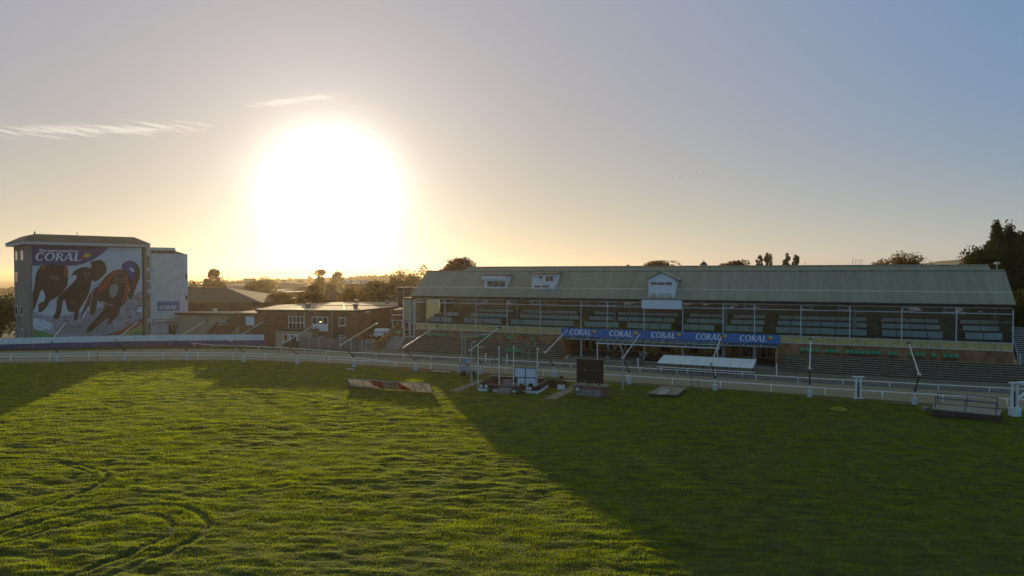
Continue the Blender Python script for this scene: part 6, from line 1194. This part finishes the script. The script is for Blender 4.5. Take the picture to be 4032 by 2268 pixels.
# service trolley with striped umbrella
tb = G(1842, 1482, 0); tr = thing('service_trolley', tb, 'grey wheeled equipment trolley between two white electric boxes', 'trolley'); TF = Frame(tb, (1, 0), (0, -1))
mb = MB(); mb.box(TF, -.7, .35, -.3, .3, .75, 1.35); mb.box(TF, .3, 1.3, -.2, .2, .7, .95); mb.tube(tb + Vector((-.9, 0, .7)), tb + Vector((1.4, 0, .75)), .05); mb.build('body', M['grey_metal'], tr)
for x in (-.5, .6): mb = MB(); mb.tube(tb + Vector((x, -.25, .35)), tb + Vector((x, -.15, .35)), .35, n=12); mb.build('wheel', M['tyre'], tr)
mb = MB(); mb.tube(tb + Vector((-.9, 0, .1)), tb + Vector((-.9, 0, 1.6)), .04); mb.tube(tb + Vector((.1, 0, .7)), tb + Vector((.1, 0, 1.7)), .05); mb.build('upright', M['dark'], tr)
um = thing('folded_parasol', tb + Vector((0.05, -.3, 1.5)), 'half folded blue and pink striped parasol on the trolley', 'parasol'); mb = MB()
c_ = tb + Vector((-.05, -.3, 1.75))
for i in range(10):
    a0_, a1_ = i * math.pi / 5, (i + 1) * math.pi / 5; mb.face([c_ + Vector((0, -.22, 0)), c_ + Vector((.42 * math.cos(a0_), 0, .52 * math.sin(a0_))), c_ + Vector((.42 * math.cos(a1_), 0, .52 * math.sin(a1_)))], 0 if 2 <= i <= 4 else (1 if i % 2 else 2))
mb.build('canopy', [mat('parasol_blue', (.12, .35, .55), .6), mat('parasol_pink', (.55, .22, .18), .6), mat('parasol_white', (.65, .6, .58), .6)], um)
for px, py, lb in ((1810, 1476, 'left white electric box beside the trolley'), (1840, 1478, 'right white electric box beside the trolley')):
    b = G(px, py, 0); t = thing('electric_box', b, lb, 'electric box', 'white electric boxes by the trolley'); mb = MB(); mb.box(W, b.x - .28, b.x + .28, b.y - .15, b.y + .15, .25, 1.0); mb.build('cabinet', M['pale_metal'], t); mb = MB()
    for x in (-.2, .2): mb.tube((b.x + x, b.y, 0), (b.x + x, b.y, .25), .03)
    mb.build('leg', M['pale_metal'], t)
b = G(2184, 1482, 0); mb = MB(); mb.tube(b + Vector((.15, -.3, .55)), b + Vector((.15, .1, .55)), .28, n=12); mb.box(W, b.x - .05, b.x + .35, b.y - .1, b.y + .1, 0, .4); tag(mb.build('cable_drum', M['pale_metal']), 'pale round cable drum at the floodlight left of the scoreboard', 'drum')
for px, py, L_, lb in ((1739, 1462, 2.4, 'pale flat plate in the grass right of the grandstand stairs floodlight'), (1380, 1453, 1.2, 'small pale plate in the grass left of a floodlight base'), (2245, 1500, 1.6, 'pale strip in the grass left of the scoreboard')):
    b = G(px, py, .1); mb = MB(); mb.bar(b - S.u * L_ / 2, b + S.u * L_ / 2, .35, .06); tag(mb.build('ground_plate', M['offwhite']), lb, 'plate')
for px, py, h_, lb in ((1912.5, 1422, 1.0, 'left white marker post behind the outer rail'), (1996, 1427, 1.1, 'right white marker post behind the outer rail'), (2512, 1444, 1.1, 'white marker post in front of the green bench'), (3058, 1478, 1.3, 'white post at the foot of the right wing wall')):
    b = G(px, py, APZ); mb = MB(); mb.tube(b - UPZ * .1, b + UPZ * h_, .09); mb.tube(b + UPZ * h_, b + UPZ * (h_ + .08), .11, .05); tag(mb.build('marker_post', M['white']), lb, 'post', 'white marker posts')
# clubhouse yard fence, railings and satellite pieces
yf = thing('mesh_fence', G(1300, 1372, 0), 'grey mesh panel fence in front of the clubhouse', 'fence'); fa, fb = G(1180, 1368, 0), G(1468, 1385, 0); prev = None
nn_ = 7
for i in range(nn_ + 1):
    p = fa.lerp(fb, i / nn_); mb = MB(); mb.tube(p, p + UPZ * 1.85, .05); mb.build('post', M['pale_metal'], yf)
    if prev is not None: mb = MB(); mb.bar(prev.lerp(p, .03) + UPZ * .93, prev.lerp(p, .97) + UPZ * .93, .04, 1.7); mb.build('panel', M['mesh'], yf)
    prev = p
bf = MB(); bf.bar(G(1050, 1364, 0) + UPZ * .55, G(1178, 1369, 0) + UPZ * .55, .15, 1.1); tag(bf.build('low_wall', M['brickC']), 'low brown wall between the blue wall and the mesh fence', 'wall')
b = G(1232, 1371, 0) + Vector((0, 1.5, 0)); t = thing('globe_lamp', b, 'globe lamp on a dark post before the white window panel', 'lamp'); zt = D(1233, 1287, b.y).z; mb = MB(); mb.tube(b, (b.x, b.y, zt), .06); mb.tube((b.x - .3, b.y, zt - .1), (b.x + .4, b.y, zt - .1), .03); mb.build('post', M['dark'], t); mb = MB(); mb.ball((b.x + .3, b.y, zt + .2), .25); mb.build('globe', M['offwhite'], t)
g0 = S.P(-6.8, 3.6, APZ); mb = MB()
for i in range(2): mb.tube(g0 + S.u * (i * 1.6) - UPZ * .3, g0 + S.u * (i * 1.6) + UPZ * 1.7, .05)
mb.tube(g0 + UPZ * 1.65, g0 + S.u * 1.6 + UPZ * 1.65, .04); mb.tube(g0 + UPZ * 1.2, g0 + S.u * 1.6 + UPZ * 1.2, .03)
for i in range(5): mb.tube(g0 + S.u * (.3 * i + .2) + UPZ * 1.2, g0 + S.u * (.3 * i + .2) + UPZ * 1.65, .02)
tag(mb.build('gate_railing', M['grey_metal']), 'grey railing gate at the foot of the sloping brick wall', 'railing')
for px, py, L_, lb in ((1508, 1303, 2.2, 'upper white cylindrical tank behind the sloping brick wall'), (1497, 1317, 1.3, 'lower small white tank behind the sloping brick wall')):
    c_ = D(px, py, 116); t = thing('storage_tank', (c_.x, c_.y, c_.z - .5), lb, 'tank', 'white tanks by the stairs'); mb = MB(); mb.tube(c_ - Vector((L_ / 2, 0, 0)), c_ + Vector((L_ / 2, 0, 0)), .42, n=14); mb.ball(c_ - Vector((L_ / 2, 0, 0)), .42); mb.build('tank', M['white'], t); mb = MB(); mb.box(W, c_.x - L_ / 3, c_.x + L_ / 3, c_.y - .3, c_.y + .3, 0, c_.z - .35); mb.build('cradle', M['dark'], t)
c_ = D(1543, 1300, 118); an = thing('tv_aerial', c_, 'thin tv aerial mast left of the glazed grandstand end', 'aerial', 'tv aerials'); top = D(1543, 1165, 118); mb = MB(); mb.tube(c_, top, .03); mb.tube(top + Vector((-.7, 0, -.15)), top + Vector((.5, 0, .1)), .02)
for i in range(6): x = -.65 + i * .2; mb.tube(top + Vector((x, 0, -.3 + x * .1)), top + Vector((x, 0, .15 + x * .1)), .013)
mb.build('mast', M['grey_metal'], an)
c_ = D(1543, 1262, 117); t = thing('round_bulkhead_lamp', c_, 'small round cream lamp near the aerial mast', 'lamp'); mb = MB(); mb.ball(c_, .22); mb.build('globe', M['offwhite'], t); mb = MB(); mb.tube(c_ + Vector((-1.4, .1, 0)), c_ + Vector((.2, .1, -.1)), .03); mb.build('bracket', M['dark'], t)
lk = thing('link_block', (D(1565, 1300, 120).x, 121, 0), 'brown brick link block with small windows beside the glazed grandstand end', 'building'); a = D(1546, 1200, 119).x; b = D(1590, 1200, 119).x
mb = MB(); mb.box(W, a, b + .8, 119, 127, 0, D(0, 1220, 119).z); mb.build('wall', M['brickC'], lk); LF = Frame((a, 119), (1, 0), (0, -1)); u0, z1 = LF.hit(1546, 1260); u1, z0 = LF.hit(1586, 1289); win(LF, u0, u1, z0, z1, 0, lk, 2, 1, .1)
mb = MB(); z = D(0, 1241, 119).z; mb.box(LF, 0, b - a, 0.003, .5, z, z + .1); mb.build('hood', M['white'], lk)
hv = thing('rooftop_plant', D(1575, 1165, 124), 'dark rooftop plant cage left of the green gable', 'plant cage'); c_ = D(1572, 1132, 124); mb = MB(); mb.box(W, c_.x - .2, c_.x + 2.2, 123.5, 125.5, D(0, 1160, 124).z - 2, c_.z); mb.build('body', M['dark'], hv); mb = MB()
for x in (-.4, .9, 2.3): mb.tube((c_.x + x, 123.3, c_.z - 2.4), (c_.x + x, 123.3, c_.z + .1), .04)
mb.tube((c_.x - .4, 123.3, c_.z), (c_.x + 2.3, 123.3, c_.z), .04); mb.tube((c_.x - .4, 123.3, c_.z - .8), (c_.x + 2.3, 123.3, c_.z - .8), .03); mb.build('cage_rail', M['grey_metal'], hv)
seats([1550, 1556, 1562, 1568, 1574], -1.2, TZ + .05, 'in pale row behind the stairs top')
# patio rails, ramp beams, handrails at the terraces
for p0_, p1_, lb in (((2228, 1410), (2248, 1391), 'white fallen beam at the left corner of the recess'),):
    a, b = G(*p0_, .55), G(*p1_, .62); mb = MB(); mb.tube(a, b, .13, n=8); tag(mb.build('white_beam', M['white']), lb, 'beam')
for px, lb in ((2060, 'left handrail at the foot of the left terrace'), (2082, 'right handrail at the foot of the left terrace')):
    u = U(px, 2.6); t = thing('handrail', S.P(u, 2.6, APZ), lb, 'handrail', 'terrace handrails'); mb = MB(); mb.tube(S.P(u, 2.7, APZ), S.P(u, 2.7, APZ + .9), .035); mb.tube(S.P(u + .3, .9, 1.5), S.P(u + .3, .9, 2.4), .035); mb.tube(S.P(u, 2.7, APZ + .9), S.P(u + .3, .9, 2.4), .03); mb.build('tube', M['grey_metal'], t)

# patio furniture
def make_chair():
    t = thing('patio_chair', (0, 0, 0), 'x', 'chair', 'white plastic patio chairs'); mb = MB(); mb.box(W, -.22, .22, -.22, .22, .42, .46); mb.build('seat', M['white'], t)
    mb = MB(); mb.hexa([Vector(p) for p in ((-.22, .19, .46), (.22, .19, .46), (.22, .24, .46), (-.22, .24, .46), (-.2, .29, .86), (.2, .29, .86), (.2, .33, .86), (-.2, .33, .86))]); mb.build('backrest', M['white'], t)
    for x in (-.2, .2):
        for y in (-.2, .2): mb = MB(); mb.tube((x, y, .42), (x * 1.25, y * 1.25, 0), .02); mb.build('leg', M['white'], t)
        mb = MB(); mb.tube((x, -.2, .62), (x, .22, .64), .02); mb.tube((x, -.2, .45), (x, -.2, .62), .02); mb.build('armrest', M['white'], t)
    return t
pc_ = make_chair()
for i, (px, v, rz_, lb) in enumerate(((2526, -1.2, .5, 'white patio chair with splayed legs left of the grey table'), (2551, -1.8, 2.6, 'white patio chair right behind the grey table'), (2579, -2.0, -2.2, 'white patio chair near the yellow wall'), (2697, -2.6, .3, 'white patio chair left of the far table'), (2722, -2.4, -2.0, 'white patio chair right of the far table'))):
    loc = S.P(U(px, v), v, .5)
    if i == 0: pc_.location = loc; pc_.rotation_euler = (0, 0, rz_); pc_['label'] = lb
    else: copy_thing(pc_, loc, rz_, lb)
def make_table():
    t = thing('patio_table', (0, 0, 0), 'x', 'table', 'round patio tables'); mb = MB(); mb.tube((0, 0, .70), (0, 0, .74), .5, n=18); mb.build('tabletop', M['grey_metal'], t); mb = MB(); mb.tube((0, 0, 0), (0, 0, .7), .04); mb.tube((0, 0, 0), (0, 0, .05), .28, n=12); mb.build('pedestal', M['dark'], t); return t
pt_ = make_table()
for i, (px, v, lb) in enumerate(((2540, -1.4, 'grey round table among the white chairs'), (2709, -2.5, 'far round table between two white chairs'), (2790, -3.0, 'dark round table under the right end of the canopy'))):
    loc = S.P(U(px, v), v, .5)
    if i == 0: pt_.location = loc; pt_['label'] = lb
    else: copy_thing(pt_, loc, 0, lb)
pb_ = S.P(U(2512, 3.6), 3.6, APZ); bn = thing('picnic_bench', pb_, 'greenish picnic bench on the apron before the canopy', 'bench'); BF = Frame(pb_, S.u[:2], S.v[:2], APZ); bm_ = mat('green_stained_wood', (.10, .15, .13), .8)
mb = MB(); mb.box(BF, -.8, .8, -.35, .35, .70, .75); mb.build('tabletop', bm_, bn)
for v in (-.75, .6): mb = MB(); mb.box(BF, -.8, .8, v, v + .22, .42, .46); mb.build('seat', bm_, bn)
for u in (-.6, .6): mb = MB(); mb.bar(BF.P(u, -.2, .70), BF.P(u, -.6, 0), .08, .06); mb.bar(BF.P(u, .2, .70), BF.P(u, .6, 0), .08, .06); mb.bar(BF.P(u, -.7, .38), BF.P(u, .75, .38), .06, .07); mb.build('leg', bm_, bn)
bx = S.P(U(2566, 0.6), 0.6, .5); pbn = thing('planter', bx, 'dark planter box on the patio right of the grey table', 'planter'); mb = MB(); PF = Frame(bx, S.u[:2], S.v[:2], .5); mb.box(PF, -.9, .9, -.3, .3, 0, .45); mb.build('box', M['timber'], pbn); V, _ = leaves(tuple(bx + UPZ * .6), (.9, .35, .3), 500, .07, 44, 14); np_mesh('foliage', V, 4, M['leafD'], pbn)

# people under the canopy
def skinbody(name, joints, edges, radii, m, parent):
    org = Vector(root_of(parent)['org']); me = bpy.data.meshes.new(name); me.from_pydata([tuple(j) for j in joints], edges, []); o = bpy.data.objects.new(name, me); C.objects.link(o)
    md = o.modifiers.new('s', 'SKIN'); md.use_smooth_shade = True
    for v, r_ in zip(me.skin_vertices[0].data, radii): v.radius = (r_, r_)
    me.skin_vertices[0].data[0].use_root = True
    sd = o.modifiers.new('b', 'SUBSURF'); sd.levels = 1; sd.render_levels = 1
    dg = bpy.context.evaluated_depsgraph_get(); m2 = bpy.data.meshes.new_from_object(o.evaluated_get(dg)); bpy.data.objects.remove(o)
    for v in m2.vertices: v.co -= org
    m2.materials.clear(); m2.materials.append(m); m2.polygons.foreach_set('use_smooth', [True] * len(m2.polygons)); o = bpy.data.objects.new(name, m2); C.objects.link(o); o.parent = parent; return o
def person(loc, fwd, pose, label, stripes):
    t = thing('person', loc, label, 'person'); f = Vector(fwd).normalized(); r_ = Vector((f.y, -f.x, 0)); L_ = Vector(loc)
    def q(x, y, z): return L_ + r_ * x + f * y + UPZ * z
    if pose == 'stand':
        hip, sho, head = .95, 1.45, 1.72; J = [q(0, 0, hip), q(0, 0, 1.2), q(0, .01, sho), q(0, .02, 1.56), q(0, .03, head)]; LG = [(.11, .0, .90), (.13, .02, .5), (.15, 0, .09), (.15, .14, .04)]; AR = [(.20, 0, sho - .03), (.27, .05, 1.18), (.14, .28, 1.22), (.08, .33, 1.24)]
    else:
        hip, sho, head = .50, .98, 1.24; J = [q(0, 0, hip), q(0, .06, .75), q(0, .12, sho), q(0, .17, 1.08), q(0, .21, head)]; LG = [(.12, .05, .50), (.20, .46, .52), (.20, .50, .09), (.20, .64, .04)]; AR = [(.20, .12, sho - .03), (.29, .22, .74), (.16, .42, .60), (.12, .47, .58)]
    R_ = [.14, .15, .15, .06, .10]; E = [(0, 1), (1, 2), (2, 3), (3, 4)]
    for s_ in (-1, 1):
        b = len(J); J += [q(s_ * x, y, z) for x, y, z in LG]; R_ += [.095, .065, .045, .04]; E += [(0, b), (b, b + 1), (b + 1, b + 2), (b + 2, b + 3)]
        b = len(J); J += [q(s_ * x, y, z) for x, y, z in AR]; R_ += [.065, .045, .032, .035]; E += [(2, b), (b, b + 1), (b + 1, b + 2), (b + 2, b + 3)]
    skinbody('body', J, E, R_, M['skin'], t)
    skinbody('jacket', [J[0] + UPZ * .02, J[1], J[2] - UPZ * .01] + J[9:12] + J[17:20], [(0, 1), (1, 2), (2, 3), (3, 4), (4, 5), (2, 6), (6, 7), (7, 8)], [.165, .175, .165, .085, .065, .045, .085, .065, .045], M['cloth'], t)
    skinbody('trousers', [J[0]] + J[5:8] + J[13:16], [(0, 1), (1, 2), (2, 3), (0, 4), (4, 5), (5, 6)], [.165, .11, .08, .06, .11, .08, .06], M['cloth'], t)
    mb = MB(); mb.ball(J[4] + UPZ * .04 - f * .02, .112, sz=1.0); mb.build('hair', M['dark'], t)
    mb = MB(); h = J[4]
    for s_ in (-1, 1): mb.ball(h + f * .10 + r_ * s_ * .035 + UPZ * .01, .012)
    mb.ball(h + f * .115 - UPZ * .015, .017); mb.box(Frame(h, r_[:2], f[:2]), -.03, .03, .085, .10, h.z - .06, h.z - .05); mb.build('face_feature', M['skin'], t)
    for s_ in (-1, 1):
        w_ = q(s_ * AR[3][0], AR[3][1], AR[3][2]); mb = MB()
        mb.ball(w_, .04)
        for k in range(4): a = w_ + r_ * (s_ * (.03 - .02 * k)) + f * .03; mb.tube(a, a + f * (.045 + .006 * (k % 3)) - UPZ * .01, .010, .008); mb.tube(a + f * .05 - UPZ * .01, a + f * .065 - UPZ * .035, .009, .007)
        mb.tube(w_ - r_ * s_ * .03, w_ - r_ * s_ * .055 + f * .04, .011, .009); mb.build('hand', M['skin'], t)
        e_ = q(s_ * LG[3][0], LG[3][1] - .05, 0.05); mb = MB(); mb.ball(e_, .11, sz=.5); mb.ball(e_ + f * .09 - UPZ * .01, .09, sz=.45); mb.build('shoe', M['white'] if pose == 'sit' else M['black'], t)
    if stripes:
        mb = MB(); PFr = Frame(L_, r_[:2], f[:2])
        for x in (-.10, .10): mb.box(PFr, x - .02, x + .02, .16, .18, L_.z + 1.13, L_.z + 1.52)
        mb.box(PFr, -.12, .12, .165, .185, L_.z + 1.15, L_.z + 1.19); mb.box(PFr, -.079, .079, .165, .183, L_.z + 1.33, L_.z + 1.36)
        for s_ in (-1, 1): mb.bar(q(s_ * .12, .16, 1.45), q(s_ * .26, .1, 1.2), .02, .04)
        mb.build('vest_stripe', M['white'], t)
    return t
person(S.P(U(2423, -.9), -.9, .5), tuple(S.v), 'stand', 'person standing in dark clothes with white harness stripes under the canopy', True)
person(S.P(U(2394, -.7), -.7, .5), tuple(S.v), 'sit', 'person sitting in dark clothes and white shoes left of the standing one', False)
p_ = S.P(U(2394, -.75), -.75, .5); st_ = thing('stool', p_, 'dark low stool under the sitting person', 'stool'); mb = MB(); SF = Frame(p_, S.u[:2], S.v[:2], .5); mb.box(SF, -.2, .2, -.22, .14, .30, .34); mb.build('seat', M['dark'], st_)
for u in (-.16, .16):
    for v in (-.18, .1): mb = MB(); mb.tube(SF.P(u, v, 0), SF.P(u, v, .3), .02); mb.build('leg', M['dark'], st_)

# ------------------------------------------------------------------ haze
hz = MB(); hz.box(W, -9500, 9500, -160, 24300, -54, 46)
hm = bpy.data.materials.new('haze_air'); hm.use_nodes = True; t = hm.node_tree; t.nodes.clear()
pv = t.nodes.new('ShaderNodeVolumePrincipled'); pv.inputs['Color'].default_value = (0.80, 0.65, 0.46, 1); pv.inputs['Density'].default_value = 0.0002; pv.inputs['Anisotropy'].default_value = 0.66
oo = t.nodes.new('ShaderNodeOutputMaterial'); t.links.new(pv.outputs[0], oo.inputs['Volume'])
tag(hz.build('haze', hm), 'thin golden evening haze over the whole stadium and coast', 'haze', kind='stuff')
